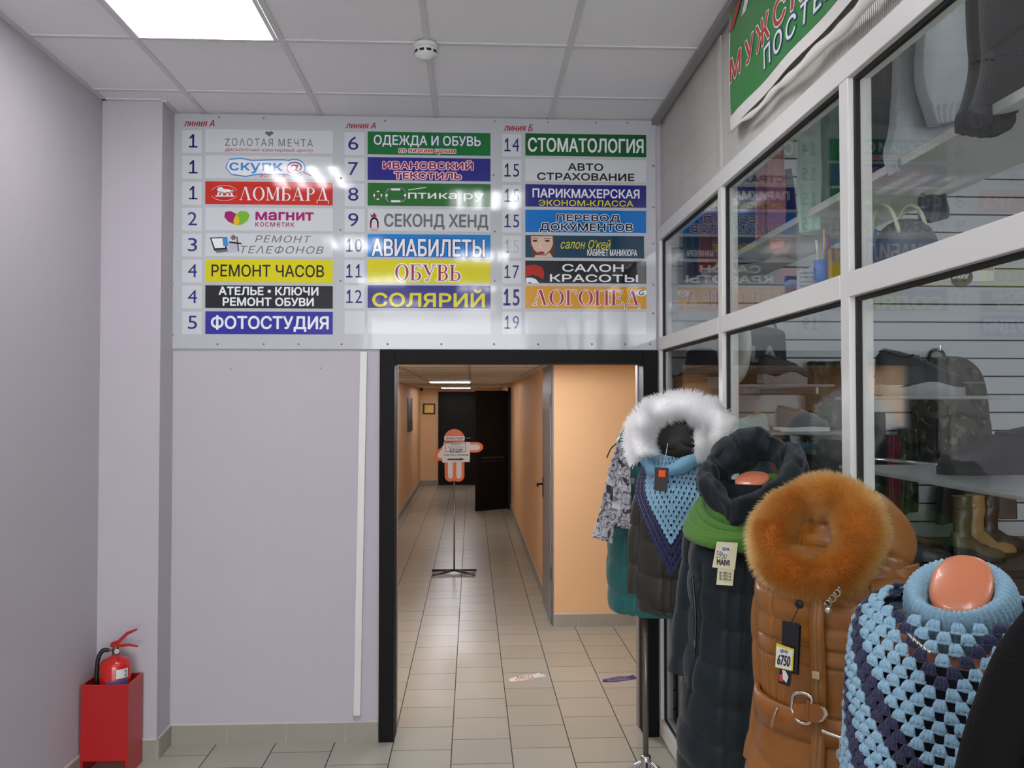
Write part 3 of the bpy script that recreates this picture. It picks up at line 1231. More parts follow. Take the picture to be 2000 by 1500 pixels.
for (c, r), words in {
        (0, 5): [('РЕМОНТ ЧАСОВ', 413, 517, 633, 541, 0, .012, None, 0)],
        (0, 6): [('АТЕЛЬЕ • КЛЮЧИ', 427, 560, 622, 577, 0, .03, None, 0), ('РЕМОНТ ОБУВИ', 435, 581, 613, 598, 0, .03, None, 0)],
        (0, 7): [('ФОТОСТУДИЯ', 412, 616, 642, 648, 0, .025, None, 0)],
        (1, 0): [('ОДЕЖДА И ОБУВЬ', 730, 265, 939, 288, 0, .016, (.03, 1), 0), ('по низким ценам', 779, 291, 890, 301, 2, .03, (.08, 0), 0)],
        (1, 1): [('ИВАНОВСКИЙ', 748, 313, 924, 331, 1, .03, (.085, 0), 0), ('ТЕКСТИЛЬ', 770, 336.5, 901, 350, 1, .035, (.11, 0), 0)],
        (1, 4): [('АВИАБИЛЕТЫ', 726, 467, 947, 501, 0, .018, (.035, 1), 0)],
        (1, 6): [('СОЛЯРИЙ', 727, 565, 947, 600, 0, .03, None, 0)],
        (2, 0): [('СТОМАТОЛОГИЯ', 1031, 270, 1257, 298, 0, .018, None, 0)],
        (2, 1): [('АВТО', 1109, 319, 1178, 334, 0, .03, None, 0), ('СТРАХОВАНИЕ', 1049, 338, 1239, 353, 0, .03, None, 0)],
        (2, 2): [('ПАРИКМАХЕРСКАЯ', 1040, 369, 1249, 387, 0, .022, None, 0), ('ЭКОНОМ-КЛАССА', 1052, 391, 1237, 403, 1, .015, None, 0)],
        (2, 3): [('ПЕРЕВОД', 1087, 419, 1211, 435, 0, .03, (.065, 1), 0), ('ДОКУМЕНТОВ', 1054, 436, 1236, 454, 0, .03, (.065, 1), 0)],
        (2, 5): [('САΛОН', 1098, 516, 1218, 531, 0, .025, None, 0), ('КРАСОТЫ', 1074, 536, 1246, 551, 0, .025, None, 0)]}.items():
    mb = MB()
    for w_, x0, y0, x1, y1, mi, bo, ol, sh in words:
        T(mb, w_, x0, y0, x1, y1, mi, bo, ol, sh)
    lettering(PL[c, r], mb, *{(0, 5): ['dark'], (1, 0): ['white', 'navy', 'red'], (1, 1): ['salmon', 'purple'], (1, 4): ['white', 'navy'], (1, 6): ['yellow'], (2, 1): ['dark'], (2, 2): ['white', 'yellow'], (2, 3): ['dark', 'white']}.get((c, r), ['white']))

mb = MB()
LN(mb, rrect(731, 374, 745, 389, 4), 2.6, 0, closed=True)
LN(mb, rrect(755, 370, 791, 393, 8), 4, 0, closed=True)
LN(mb, [(798, 371), (832, 366)], 1.4, 0)
T(mb, 'птика.ру', 797, 377, 945, 393, 0, .012)
lettering(PL[1, 2], mb, 'white', name='logo')
mb = MB()
T(mb, 'СЕКОНД ХЕНД', 750, 418, 954, 449, 0, .025)
lettering(PL[1, 3], mb, 'grey')
mb = MB()
LN(mb, [(724, 444)] + circ(731, 436, 7, 10, 12, PI, 2 * PI) + [(738, 444)], 3.5, 0)
P(mb, [(723, 417), (727, 421), (731, 415), (735, 421), (736, 418), (735, 424), (725, 424)], 0)
LN(mb, [(722, 447), (740, 447)], 1, 0)
LN(mb, [(724, 450), (739, 450)], 1, 0)
lettering(PL[1, 3], mb, 'purple', name='logo')
a0, b0, a1, b1 = bbox(718, row_y(1, 3)[0], 958, row_y(1, 3)[1])
mb = MB()
for q in ((a0, a1, b0, b0 + .002), (a0, a1, b1 - .002, b1), (a0, a0 + .002, b0, b1), (a1 - .002, a1, b0, b1)):
    mb.box(q[0], q[1], BY - .0009, BY - .0006, q[2], q[3])
lettering(PL[1, 3], mb, 'fade', name='border')
mb = MB()
S(mb, 'ОБУВЬ', 772, 517, 900, 548, 0, (.07, 1))
lettering(PL[1, 5], mb, 'redtxt', 'white')
mb = MB()
S(mb, 'ЛОГОПЕД', 1041, 567, 1249, 602, 0, (.04, 1))
lettering(PL[2, 6], mb, 'redtxt', 'white')
mb = MB()
P(mb, circ(1252, 572, 10, 7, 16), 0)
P(mb, circ(1244, 573, 5, 4, 12), 0, .00045)
P(mb, circ(1260, 571, 3, 5, 12), 0, .00045)
T(mb, 'G', 1248, 566, 1258, 577, 1, .01, d=.0007, shear=.2)
lettering(PL[2, 6], mb, 'white', 'dark', name='logo')

mb = MB()
T(mb, "салон О'кей", 1095, 468, 1193, 486, 0, -.005, shear=.3)
T(mb, 'КАБИНЕТ МАНИКЮРА', 1147, 487, 1244, 500, 1, .01)
lettering(PL[2, 4], mb, 'yellow', 'white')
yt, yb_ = row_y(2, 4)
mb = MB()
P(mb, [(1034, yt + 1), (1083, yt + 1), (1084, 492), (1080, yb_ - 1), (1040, yb_ - 1), (1037, 485)], 3, .0002)
P(mb, [(1037, yt + 1), (1079, yt + 1), (1080, 477), (1075, 488), (1066, 497), (1054, 497), (1043, 488), (1038, 477)], 0, .0003)
P(mb, [(1046, 498), (1044, yb_ - 1), (1080, yb_ - 1), (1073, 493), (1066, 499)], 0, .00032)
for x in (1045, 1069):
    P(mb, circ(x, 470.5, 5, 1.8, 12), 2, .0004)
    LN(mb, [(x - 6, 466.5), (x, 465.5), (x + 6, 467)], 1.1, 2, .0004)
P(mb, circ(1057, 494, 7, 2.8, 14), 1, .0004)
LN(mb, [(1056, 473), (1054, 483), (1059, 485)], 1, 4, .0004)
lettering(PL[2, 4], mb, 'skin', 'redtxt', 'dark', 'brown', 'salmon', name='portrait')
yt, yb_ = row_y(2, 5)
mb = MB()
P(mb, [(1027, 519), (1045, 517), (1058, 521), (1063, 533), (1061, 546), (1054, 541), (1040, 536), (1027, 541)], 0, .0003)
P(mb, [(1027, 543), (1036, 542), (1046, 545), (1053, yb_ - .5), (1027, yb_ - .5)], 1, .0004)
P(mb, [(1030, 551), (1035, 551.5), (1039, 551), (1035, 554)], 2, .0005)
P(mb, [(1243, yt + .5), (1261, yt + .5), (1261, yb_ - .5), (1245, yb_ - .5)], 3, .00025)
LN(mb, [(1232, 516), (1228, 521), (1222, 524)], 2, 3)
lettering(PL[2, 5], mb, 'hair', 'white', 'dark', 'grey', name='portrait')

# fixing screws round the board and between the columns
SC = [(x, 672) for x in (425, 515, 583, 667, 757, 862, 965, 1051, 1156, 1221, 1270)] + [(337, y) for y in (297, 347, 447, 554, 654)] + [(1276, y) for y in (324, 405, 476, 556, 612)] + \
     [(x, y) for x, y in ((428, 229), (515, 231), (752, 236), (967, 237), (1070, 239), (1164, 240), (1225, 240))] + [(666, 348), (665, 449), (665, 549), (964, 342), (966, 452), (966, 549)]
for x, y in SC:
    a, b = bp(x, y)
    q = MB()
    n_ = 10
    pr = [(.0001, .0028), (.004, .0024), (.0055, .0004), (.0055, .0)]
    Pm = np.zeros((4, n_, 3))
    an = np.arange(n_) / n_ * 2 * PI
    for i, (rr, hh) in enumerate(pr):
        Pm[i, :, 0] = a + rr * np.cos(an)
        Pm[i, :, 2] = b + rr * np.sin(an)
        Pm[i, :, 1] = BY - hh
    q.grid(Pm, True, False, 0, True, False)
    bobj(q, 'screw', M('screw_metal', '#8f8f92', .3, metal=.8), smooth=True)

# ================================================================ TRUNKING, EXTINGUISHER, STANDEE, FLOOR STICKERS
a, b = on_y(711, 687, D), on_y(697.5, 1404, D)
ct = thing('cable_channel', 'slim white cable channel leaning on the lilac wall', 'cable channel', (b[0], D, b[2]))
ux, uz = a[0] - b[0], a[2] - b[2]
mb = MB()
mb.prism([(-.018, 0.022), (.018, 0.022), (ux + .018, uz), (ux - .018, uz)], lambda p, q, d: (p, -d, q), .0008, .016)
mb.obj('cover', m_white, ct, bevel=.002)
mb = MB()
mb.prism([(-.0185, 0), (.0165, 0), (.017, .0215), (-.018, .0215)], lambda p, q, d: (p, -d, q), .0008, .010)
for k in range(3):
    mb.box(-.012 + .009 * k, -.008 + .009 * k, -.0125, -.010, .004, .02)
mb.obj('base_strip', M('trunk_grey', '#a9a8a6', .5), ct)
for px, py in ((451, 721), (627, 719)):
    q = on_y(px, py, D)
    h = MB()
    h.lathe([(.004, .0), (.0035, .0012), (.0005, .0014)], 10)
    h.v = [(x + q[0], D - .0003 - z, y + q[2]) for x, y, z in h.v]
    tag(h.obj('wall_plug', M('plug_grey', '#77727a', .6)), 'small wall plug in the lilac wall, ' + ('farther from' if px < 500 else 'nearer to') + ' the cable channel', 'wall plug', 'wall plugs')

m_red = M('red_metal', '#b3141a', .35, coat=.2)
m_red2 = M('red_gloss', '#c8201c', .22, coat=.6)
xa_, yf, yk = XL + .0125, 4.085, 4.262
xb_ = on_y(250, 1400, yf)[0]
zt = on_y(207, 1339, yf)[2]
fs = thing('extinguisher_stand', 'open-topped red metal stand on the floor holding the extinguisher', 'stand', ((xa_ + xb_) / 2, (yf + yk) / 2, 0))
w2, d2_ = (xb_ - xa_) / 2, (yk - yf) / 2
mb = MB()
t_ = .003
mb.box(-w2, w2, -d2_, -d2_ + t_, .075, zt)
mb.box(-w2, -w2 + .012, -d2_, -d2_ + t_, 0, .0748)
mb.box(w2 - .012, w2, -d2_, -d2_ + t_, 0, .0748)
mb.box(-w2, w2, d2_ - t_, d2_, 0, zt)
mb.box(-w2, -w2 + t_, -d2_ + t_, d2_ - t_, 0, zt)
mb.box(w2 - t_, w2, -d2_ + t_, d2_ - t_, 0, zt)
mb.box(-w2 + t_, w2 - t_, -d2_ + t_, d2_ - t_, .10, .104)
mb.obj('casing', m_red, fs, bevel=.001)
mb = MB()
for q in ((-w2 - .001, w2 + .001, -d2_ - .001, -d2_ + .006), (-w2 - .001, w2 + .001, d2_ - .006, d2_ + .001), (-w2 - .001, -w2 + .006, -d2_ + .006, d2_ - .006), (w2 - .006, w2 + .001, -d2_ + .006, d2_ - .006)):
    mb.box(*q, zt, zt + .003)
mb.obj('rim', m_red2, fs)

ex = thing('fire_extinguisher', 'small red fire extinguisher with a black hose in the red stand', 'fire extinguisher', ((xa_ + xb_) / 2 + .012, (yf + yk) / 2 + .003, .1045))
R_ = .071
zc = on_y(227, 1283, 4.17)[2] - .104
mb = MB()
mb.lathe([(.02, 0), (R_ - .006, .0), (R_, .008), (R_, zc - .042), (R_ - .004, zc - .024), (R_ - .018, zc - .009), (R_ - .04, zc - .002), (.022, zc + .004), (.018, zc + .010)], 36)
mb.obj('cylinder', m_red2, ex, True)
mb = MB()
mb.lathe([(.016, zc + .006), (.016, zc + .022), (.013, zc + .024), (.013, zc + .045), (.010, zc + .05)], 18)
mb.tube([(-.014, 0, zc + .030), (-.038, 0, zc + .030)], .006, 10)
mb.obj('valve', M('valve_metal', '#7b6a55', .35, metal=.8), ex, True)
mb = MB()
mb.prism([(-.024, zc + .045), (.03, zc + .044), (.06, zc + .050), (.105, zc + .042), (.105, zc + .050), (.062, zc + .060), (.02, zc + .058), (-.02, zc + .062)], lambda p, q, d: (p, d, q), -.008, .008)
mb.obj('lower_lever', m_red, ex, bevel=.003)
mb = MB()
mb.prism([(-.026, zc + .050), (-.02, zc + .068), (.012, zc + .078), (.05, zc + .115), (.098, zc + .132), (.100, zc + .123), (.058, zc + .103), (.02, zc + .064)], lambda p, q, d: (p, d, q), -.0085, .0085)
mb.obj('upper_lever', m_red, ex, bevel=.003)
gg = MB()
gg.lathe([(.011, 0), (.011, .008), (.0005, .0085)], 18)
gg.v = [(x + .012, -.014 - z, y + zc + .028) for x, y, z in gg.v]
g_ = gg.obj('pressure_gauge', m_plastic, ex, True)
gn = MB()
gn.prism([(-.006, -.001), (.005, .004), (.006, .001)], lambda p, q, d: (p + .012, -.0232 - d, q + zc + .028), 0, .0006)
gn.obj('needle', m_gasket, g_)
hp = catmull([(-.034, 0, zc + .030), (-.058, -.005, zc + .030), (-.076, -.012, zc - .005), (-.083, -.012, zc - .07), (-.083, -.01, zc - .15), (-.083, -.005, zc - .24)], 30)
MB().tube(hp, .010, 12).obj('hose', M('black_hose', '#141416', .45, bump=(300, .2)), ex, True)
th0, th1 = -1.15, -.35
lb = MB()
Pm = np.zeros((2, 10, 3))
for j in range(10):
    th = th0 + (th1 - th0) * j / 9
    for i, z in enumerate((zc - .088, zc - .046)):
        Pm[i, j] = ((R_ + .0006) * math.cos(th), (R_ + .0006) * math.sin(th), z)
lb.grid(Pm, False)
l_ = lb.obj('paper_label', M('label_white', '#d9dcd8', .6), ex)
lt = MB()
put_text(lt, '2', (-.62, zc - .081, -.44, zc - .053), lambda a, b, d: ((R_ + .0011) * math.cos(a), (R_ + .0011) * math.sin(a), b), 0, 0, .02)
lt.obj('lettering', M('label_ink', '#2d3a66', .6), l_)
lb2 = MB()
for j in range(10):
    th = -1.75 + 1.35 * j / 9
    for i, z in enumerate((zt - .104 - .02, zt - .104 + .01 + .006 * j / 9)):
        Pm[i, j] = ((R_ + .0006) * math.cos(th), (R_ + .0006) * math.sin(th), z)
lb2.grid(Pm, False)
lb2.obj('blue_label', M('label_blue', '#4b5590', .5), ex)

# --- orange pictogram figure on a pole
gp = on_z(887, 1120, 0)
SYY = gp[1]
st = thing('sign_stand', 'orange cut-out figure sign on a thin pole in the corridor', 'sign stand', (gp[0], gp[1], 0))
m_steel = M('dull_steel', '#8e8c88', .35, metal=.8)


def sp(px, py):
    q = on_y(px, py, SYY)
    return q[0] - gp[0], q[2]


zb_ = sp(887, 940)[1]
MB().tube([(0, .008, .04), (0, .008, zb_ + .04)], .0085, 10).obj('pole', m_steel, st, True)
for k, an in enumerate((.35, PI - .35, PI + .5, -.5)):
    MB().tube([(0, 0, .034), (.24 * math.cos(an), .30 * math.sin(an), .012)], .012, 8).obj('foot', M('foot_steel', '#5d5b58', .4, metal=.7), st, True)


def srect(mb, pts, d0, d1, mi=0):
    mb.prism([sp(*q) for q in pts], lambda a, b, d: (a, -d, b), d0, d1, mi)


m_or = M('orange_board', '#d8601c', .45)
m_wh = M('white_print', '#d5d3d0', .5)
m_ink = M('black_print', '#1c1b1d', .5)
body = MB()
srect(body, circ(887.5, 857, 20, 19, 26), 0, .006)
srect(body, [(868, 894), (907, 894), (907, 930), (906, 934), (902, 939), (896, 941), (890, 940), (887, 938), (884, 940), (878, 941), (872, 938), (869, 933)], .0002, .0062)
srect(body, [(900, 863.5), (933, 863.5), (939, 865.5), (943.5, 870), (943.5, 876), (939, 881), (933, 883.5), (900, 883.5)], .0002, .0062)
srect(body, [(872, 866), (866, 871), (851, 882), (848, 889), (849, 895), (853, 899), (860, 900), (874, 898)], .0002, .0062)
srect(body, [(866, 863), (908, 863), (908, 900), (866, 900)], .0004, .006)
body.obj('figure_board', m_or, st)
wt = MB()
srect(wt, [(905, 868), (932, 868), (936, 870), (938, 874), (936, 877.5), (932, 879), (905, 879)], .0063, .0068)
srect(wt, [(872, 870), (862, 878), (855, 887), (855, 892), (858, 894), (868, 894)], .0063, .0068)
srect(wt, [(875, 896), (884.5, 896), (884.5, 930), (882, 934.5), (877.5, 934.5), (875, 930)], .0063, .0068)
srect(wt, [(891.5, 896), (901.5, 896), (901.5, 930), (899, 934.5), (894, 934.5), (891.5, 930)], .0063, .0068)
wt.obj('white_limb_marking', m_wh, st)
sh = MB()
srect(sh, [(870, 864.5), (918, 863.5), (917.5, 902), (864, 903.5), (863, 890), (864, 872)], .0069, .0082)
s1 = sh.obj('paper_sheet', m_wh, st)
bd = MB()
srect(bd, [(868, 852), (907.5, 852), (907.5, 860), (868, 860)], .0063, .0072)
s2 = bd.obj('head_band', m_wh, st)


def stext(word, x0, y0, x1, y1, par, bold=.02, d=.0086):
    mb = MB()
    q0, q1 = sp(x0, y1), sp(x1, y0)
    put_text(mb, word, (q0[0], q0[1], q1[0], q1[1]), lambda a, b, d: (a, -d, b), d, 0, bold)
    mb.obj('lettering', m_ink, par)


stext('ФАНСТИР', 871, 853.5, 905, 859, s2, .02, .0075)
stext('STOP', 878, 876, 904, 882, s1, .03)
stext('БЕЗ МАСОК', 880, 867, 900, 870, s1)
stext('ВХОД ЗАПРЕЩЕН', 875, 872, 907, 874.5, s1)
stext('коронавирус', 879, 883, 901, 885, s1)
stext('отнеситесь с пониманием', 867, 887, 915, 890, s1)
fm = MB()
for q in ([(870, 866), (910, 865.5), (910, 866.3), (870, 866.8)], [(870, 882), (910, 882), (910, 882.8), (870, 882.8)], [(870, 866), (870.8, 866), (870.8, 882.8), (870, 882.8)], [(909.2, 865.6), (910, 865.6), (910, 882.8), (909.2, 882.8)]):
    srect(fm, q, .0083, .0087)
srect(fm, [(874, 895.5), (899, 895.5), (899, 893.5), (907, 897), (899, 900), (899, 898.8), (874, 898.8)], .0083, .0087)
fm.obj('arrow_print', m_ink, s1)


# --- stickers on the floor
def sticker(name, label, px, py, rz, base, ink, lines, sx=1.0):
    q = on_z(px, py, 0)
    t = thing(name, label, 'floor sticker', (q[0], q[1], .0006), rz)
    mb = MB()
    out = [(-.125, -.03), (-.10, -.045), (-.04, -.05), (.03, -.04), (.08, -.03), (.125, -.04), (.128, -.018), (.10, -.012), (.128, .0), (.13, .018), (.10, .014), (.118, .035), (.108, .05), (.075, .032), (.02, .045), (-.06, .03), (-.11, .01)]
    mb.prism([(a * sx, b) for a, b in out], lambda a, b, d: (a, b, d), 0, .0008)
    o = mb.obj('film', base, t)
    tx = MB()
    for w_, bx in lines:
        put_text(tx, w_, bx, lambda a, b, d: (a, b, d), .0011, 0, .02)
    tx.obj('lettering', ink, o)


sticker('floor_sticker', 'white hand-shaped floor sticker with red lettering', 1027, 1323, .34, M('stk_white', '#f2f2f0', .4), M('stk_red', '#b02a34', .4), [('АВТО', (-.06, -.005, .05, .03)), ('СТРАХ', (-.08, -.04, .05, -.012))])
sticker('floor_sticker', 'dark blue hand-shaped floor sticker with white lettering', 1210, 1326, .20, M('stk_blue', '#2b2c78', .4), M('stk_pale', '#b9bcd6', .4), [('ПЕРЕВОД', (-.09, -.002, .05, .02)), ('ДОКУМЕНТОВ', (-.09, -.035, .06, -.012))])

# ================================================================ BANNER ON THE CELLULAR SHEET
YB0 = on_x(1428, 120, XS - .01)[1]
YB1 = .2
ban = thing('shop_banner', 'green shop banner with red and white lettering above the glass', 'banner', (XS, YB0, 2.8))
ZB0, ZB1 = CAM_H + XS * 1.045, CEIL - .045


def bx(s, z, d=0.0):
    """loose sheet: s metres toward the viewer from its far edge."""
    b_ = .010 + .007 * math.sin(s * 5 + 1) * (z - ZB0) / .4 + .02 * max(0, (2.95 - z)) + .004 * math.sin(s * 13 + z * 9)
    return (XS - b_ - d, YB0 - s, z)


def brel(q):
    return (q[0] - XS, q[1] - YB0, q[2] - 2.8)


SL = YB0 - YB1
ns, nz_ = 90, 14
Pm = np.zeros((nz_, ns, 3))
for i in range(nz_):
    for j in range(ns):
        s = SL * j / (ns - 1)
        z = ZB0 + (ZB1 - ZB0) * i / (nz_ - 1)
        e = .02 * math.sin(z * 40) * .2 if j == 0 else 0
        Pm[i, j] = brel(bx(s + e, z - .02 * math.exp(-s * 6) * (i == 0)))
mb = MB()
mb.grid(Pm, False)
m_bw = M('banner_white', '#d9d8d2', .45)
sheet = mb.obj('sheet', m_bw, ban, True)
ZG0, ZG1 = ZB0 + .045, ZB1
Pg = np.zeros((nz_, ns, 3))
for i in range(nz_):
    for j in range(ns):
        s = .012 + (SL - .012) * j / (ns - 1)
        z = ZG0 + (ZG1 - ZG0) * i / (nz_ - 1)
        if j < 3 and i < 2:
            z += .0
        Pg[i, j] = brel(bx(s, z, .0015))
mb = MB()
mb.grid(Pg, False)
mb.obj('green_field', M('banner_green', '#0f7a2c', .3, coat=.3), sheet, True)
bt = MB()
pl_ = lambda a, b, d: brel(bx(a, b, .003 + d))


def btext(word, s0, z0, s1, z1, mi, bold, ol):
    put_text(bt, word, (s0, z0, s1, z1), pl_, 0, mi, bold, ol, space=1.15)


sM = YB0 - on_x(1436, 120, XS)[1]
zM = on_x(1447, 120, XS - .01)[2]
btext('МУЖСКОЕ ЖЕНСКОЕ', sM, zM - .045, sM + 1.9, zM + .045, 0, .02, (.045, 1, .0008))
sP = YB0 - on_x(1499, 100, XS)[1]
zP = on_x(1507, 100, XS - .01)[2]
btext('ПОСТЕЛЬНОЕ БЕЛЬЕ', sP, zP - .036, sP + 1.45, zP + .036, 1, .012, (.05, 2, .0008))
bt.obj('lettering', [M('ban_red', '#b3262c', .4), M('ban_white', '#e4e4de', .4), M('ban_blue', '#2c3a8c', .4)], sheet)
bs = MB()
for k in range(2):
    bs.add([pl_(s, z, .0) for s, z in ((.0 + .14 * k, ZB1 - .07), (.05 + .14 * k, ZB1 - .075), (.16 + .14 * k, ZB1 - .002), (.09 + .14 * k, ZB1 - .002))], [(0, 1, 2, 3)], k)
bs.obj('stripe', [M('ban_red', '#b3262c'), M('ban_white', '#e4e4de')], sheet)
# curled lower edge
cu_ = []
for j in range(60):
    s = .02 + (SL - .02) * j / 59
    x, y, z = bx(s, ZB0 - .018 - .028 * min(1, s * 1.2) + .006 * math.sin(s * 17))
    cu_.append(brel((x - .004, y, z)))
rad = [(.006 + .020 * min(1, .02 + j / 30) + .003 * math.sin(j * 1.7),) * 2 for j in range(60)]
rad = [(a, max(.003, a * .55)) for a, _ in rad]
mb = MB()
mb.grid(sweep(cu_, rad, 14), True, False, 0, True, True)
mb.obj('curled_edge', m_bw, ban, True)
# ================================================================ DRESSED MANNEQUINS ALONG THE SHOPFRONT
def sstep(e0, e1, x):
    t = np.clip((x - e0) / (e1 - e0), 0, 1)
    return t * t * (3 - 2 * t)


class Dummy:
    """local frame of one mannequin: -y is its front, turned toward the corridor by th degrees."""
    def __init__(s, x, y, th):
        s.x, s.y, s.rz = x, y, -math.radians(th)
        c, n = math.cos(s.rz), math.sin(s.rz)
        s.R = np.array([[c, -n, 0], [n, c, 0], [0, 0, 1]])
        s.b = np.array([x, y, 0.0])

    def loc(s, px, py, yl):
        """point of the local plane y=yl seen at the photo point, in local coordinates"""
        o = s.R.T @ (_c - s.b)
        d = s.R.T @ ray(px, py)
        return o + d * ((yl - o[1]) / d[1])

    def scale(s):
        return math.hypot(s.x, s.y) / F * 1.02

    def thing(s, name, label, cat, group=None):
        return thing(name, label, cat, (s.x, s.y, 0), s.rz, group)


def ring_grid(rows, n, nu=150, e=2.25):
    r = catmull(rows, n)
    a = np.arange(nu) / nu * 2 * PI - PI / 2
    ca, sa = np.cos(a), np.sin(a)
    ca = np.sign(ca) * np.abs(ca) ** (2 / e)
    sa = np.sign(sa) * np.abs(sa) ** (2 / e)
    P = np.zeros((n, nu, 3))
    P[..., 0] = r[:, 1:2] * ca
    P[..., 1] = r[:, 3:4] + r[:, 2:3] * sa
    P[..., 2] = r[:, 0:1]
    return P, np.broadcast_to(a + PI / 2, (n, nu))


def puff(ph, amp, k=.4):
    return amp * (np.abs(np.sin(PI * ph)) ** k - .65)


m_skin = M('mannequin_plastic', '#cc7a56', .32, coat=.3)
m_chrome = M('chrome', '#c9c9cb', .15, metal=1.0)
m_pole = M('stand_pole', '#77736e', .35, metal=.7)


def mannequin(d, label, neck=1.50, shoulder=1.41, k=1.0, tilt=.3, bot=.86):
    t = d.thing('mannequin', label, 'mannequin', 'mannequins along the shopfront')
    rows = [(bot, .03, .03, 0), (bot + .01, .10 * k, .075 * k, 0)] + ([(.98, .115 * k, .085 * k, 0)] if bot < .95 else []) + [(1.12, .10 * k, .075 * k, 0), (1.26, .128 * k, .095 * k, -.005), (shoulder - .06, .13 * k, .08 * k, 0), (shoulder - .015, .10 * k, .06 * k, 0), (shoulder + .012, .052, .05, 0), (neck - .03, .043, .046, 0), (neck - .008, .045, .048, 0), (neck, .036, .04, 0)]
    P, U = ring_grid(rows, 70, 48, 2.3)
    P[..., 2] += tilt * P[..., 1] * sstep(shoulder + .02, neck - .02, P[..., 2])
    MB().grid(P, True, False, 0, True, True).obj('torso', m_skin, t, True)
    MB().tube([(0, 0, .10), (0, 0, bot + .008)], .0125, 14).obj('pole', m_pole, t, True)
    for q in range(4):
        a = q * PI / 2 + .5
        MB().tube([(.0, .0, .15), (.02 * math.cos(a), .02 * math.sin(a), .15), (.19 * math.cos(a), .19 * math.sin(a), .012)], .0105, 10).obj('foot', m_chrome, t, True)
    MB().lathe([(.022, .105), (.024, .11), (.024, .17), (.02, .18)], 16).obj('hub', m_chrome, t, True)
    return t


def coat_body(t, rows, mat, n=190, nu=170, pitch=.09, amp=.012, sag=.01, seed=1, wr=.004, placket=True, name='body', extra=None):
    """rows from hem to neck; hem is turned under."""
    z0, a0, b0, y0 = rows[0]
    rr = [(z0 + .05, a0 - .022, b0 - .022, y0), (z0 - .002, a0 - .016, b0 - .016, y0)] + list(rows)
    P, U = ring_grid(rr, n, nu)
    N = normals(P)
    Z = P[..., 2]
    w = np.linspace(0, 1, n)[:, None]
    on = sstep(.03, .09, w) * (1 - sstep(.93, 1.0, w))
    dsp = wrinkle(P, 16, seed, (1, 1, 2)) * wr + wrinkle(P, 45, seed + 5) * wr * .35
    if pitch:
        sg = sag * np.cos(U * 2)
        dsp = dsp + puff((Z + sg) / pitch, amp) + wrinkle(P, 70, seed + 9, (1, 1, .3)) * wr * .4
    if extra:
        dsp = dsp + extra(P, U, Z)
    if placket:
        uu = np.minimum(U, 2 * PI - U) * .16
        dsp = dsp - .010 * np.exp(-((uu - .016) / .004) ** 2)
    P = P + N * (dsp * on)[..., None] * (1 if N[n // 2, 0, 1] < 0 else -1)
    return MB().grid(P, True, False).obj(name, mat, t, True)


def sleeve(t, side, pts, rad, mat, pitch=.075, amp=.010, seed=3, wr=.004, n=90, name='sleeve'):
    p = catmull([(side * x, y, z) for x, y, z in pts], n)
    r = catmull([q if isinstance(q, tuple) else (q, q) for q in rad], n)
    P = sweep(p, r, 40, up=(0, -1, 0))
    N = normals(P)
    cen = p[:, None, :]
    sg = np.sign(((P - cen) * N).sum(2).mean())
    L = np.concatenate([[0], np.cumsum(np.linalg.norm(np.diff(p, axis=0), axis=1))])
    dsp = wrinkle(P, 22, seed) * wr
    if pitch:
        dsp = dsp + puff(L[:, None] / pitch, amp)
    P = P + N * sg * (dsp * sstep(0, .06, np.linspace(0, 1, n))[:, None])[..., None]
    q = p[-1] - p[-2]
    q /= np.linalg.norm(q)
    inner = (P[-1] - p[-1]) * .82 + p[-1]
    P = np.concatenate([P, inner[None], inner[None] - q * .05], 0)
    return MB().grid(P, True, False, 0, True, True).obj(name, mat, t, True)


def fur(parent, name, path, radii, n, length, mat, seed=1, closed=True, droop=.25, lean=.35, rad=.0005, clump=.35):
    """hair strands standing on a tube"""
    g = np.random.default_rng(seed)
    p = np.asarray(path, float)
    k = len(p)
    tan = (np.roll(p, -1, 0) - np.roll(p, 1, 0)) if closed else np.gradient(p, axis=0)
    tan /= np.linalg.norm(tan, axis=1)[:, None]
    base = sweep(p, np.ones(k), 4, closed=closed)
    Nv = base[:, 0] - p
    Bv = base[:, 1] - p
    t = g.uniform(0, k if closed else k - 1.001, n)
    i = np.floor(t).astype(int)
    s = (t - i)[:, None]
    j = (i + 1) % k
    c = p[i] * (1 - s) + p[j] * s
    rr = np.asarray(radii, float)
    if rr.ndim == 0:
        rr = np.full(k, float(rr))
    r = rr[i] * (1 - s[:, 0]) + rr[j] * s[:, 0]
    a = g.uniform(0, 2 * PI, n)
    dirv = Nv[i] * np.cos(a)[:, None] + Bv[i] * np.sin(a)[:, None]
    dirv /= np.linalg.norm(dirv, axis=1)[:, None]
    root = c + dirv * (r * .97)[:, None]
    cl = np.stack([wrinkle(root, 60, seed + q) for q in (11, 12, 13)], 1)
    v = dirv + cl * clump + g.normal(0, .16, (n, 3)) + tan[i] * lean
    v /= np.linalg.norm(v, axis=1)[:, None]
    ln = length * g.uniform(.6, 1.15, n)
    K = 5
    pts = np.zeros((n, K, 3))
    for q in range(K):
        f = q / (K - 1)
        pts[:, q] = root + v * (ln * f)[:, None] + np.array([0, 0, -1.0]) * (droop * ln * f * f)[:, None]
    hc = bpy.data.hair_curves.new(name)
    hc.add_curves([K] * n)
    hc.attributes['position'].data.foreach_set('vector', pts.astype(np.float32).ravel())
    ra = hc.attributes.get('radius') or hc.attributes.new('radius', 'FLOAT', 'POINT')
    ra.data.foreach_set('value', np.tile(np.array([1, 1, .85, .6, .15]) * rad, n).astype(np.float32))
    hc.materials.append(mat)
    o = bpy.data.objects.new(name, hc)
    C.objects.link(o)
    o.parent = parent
    return o


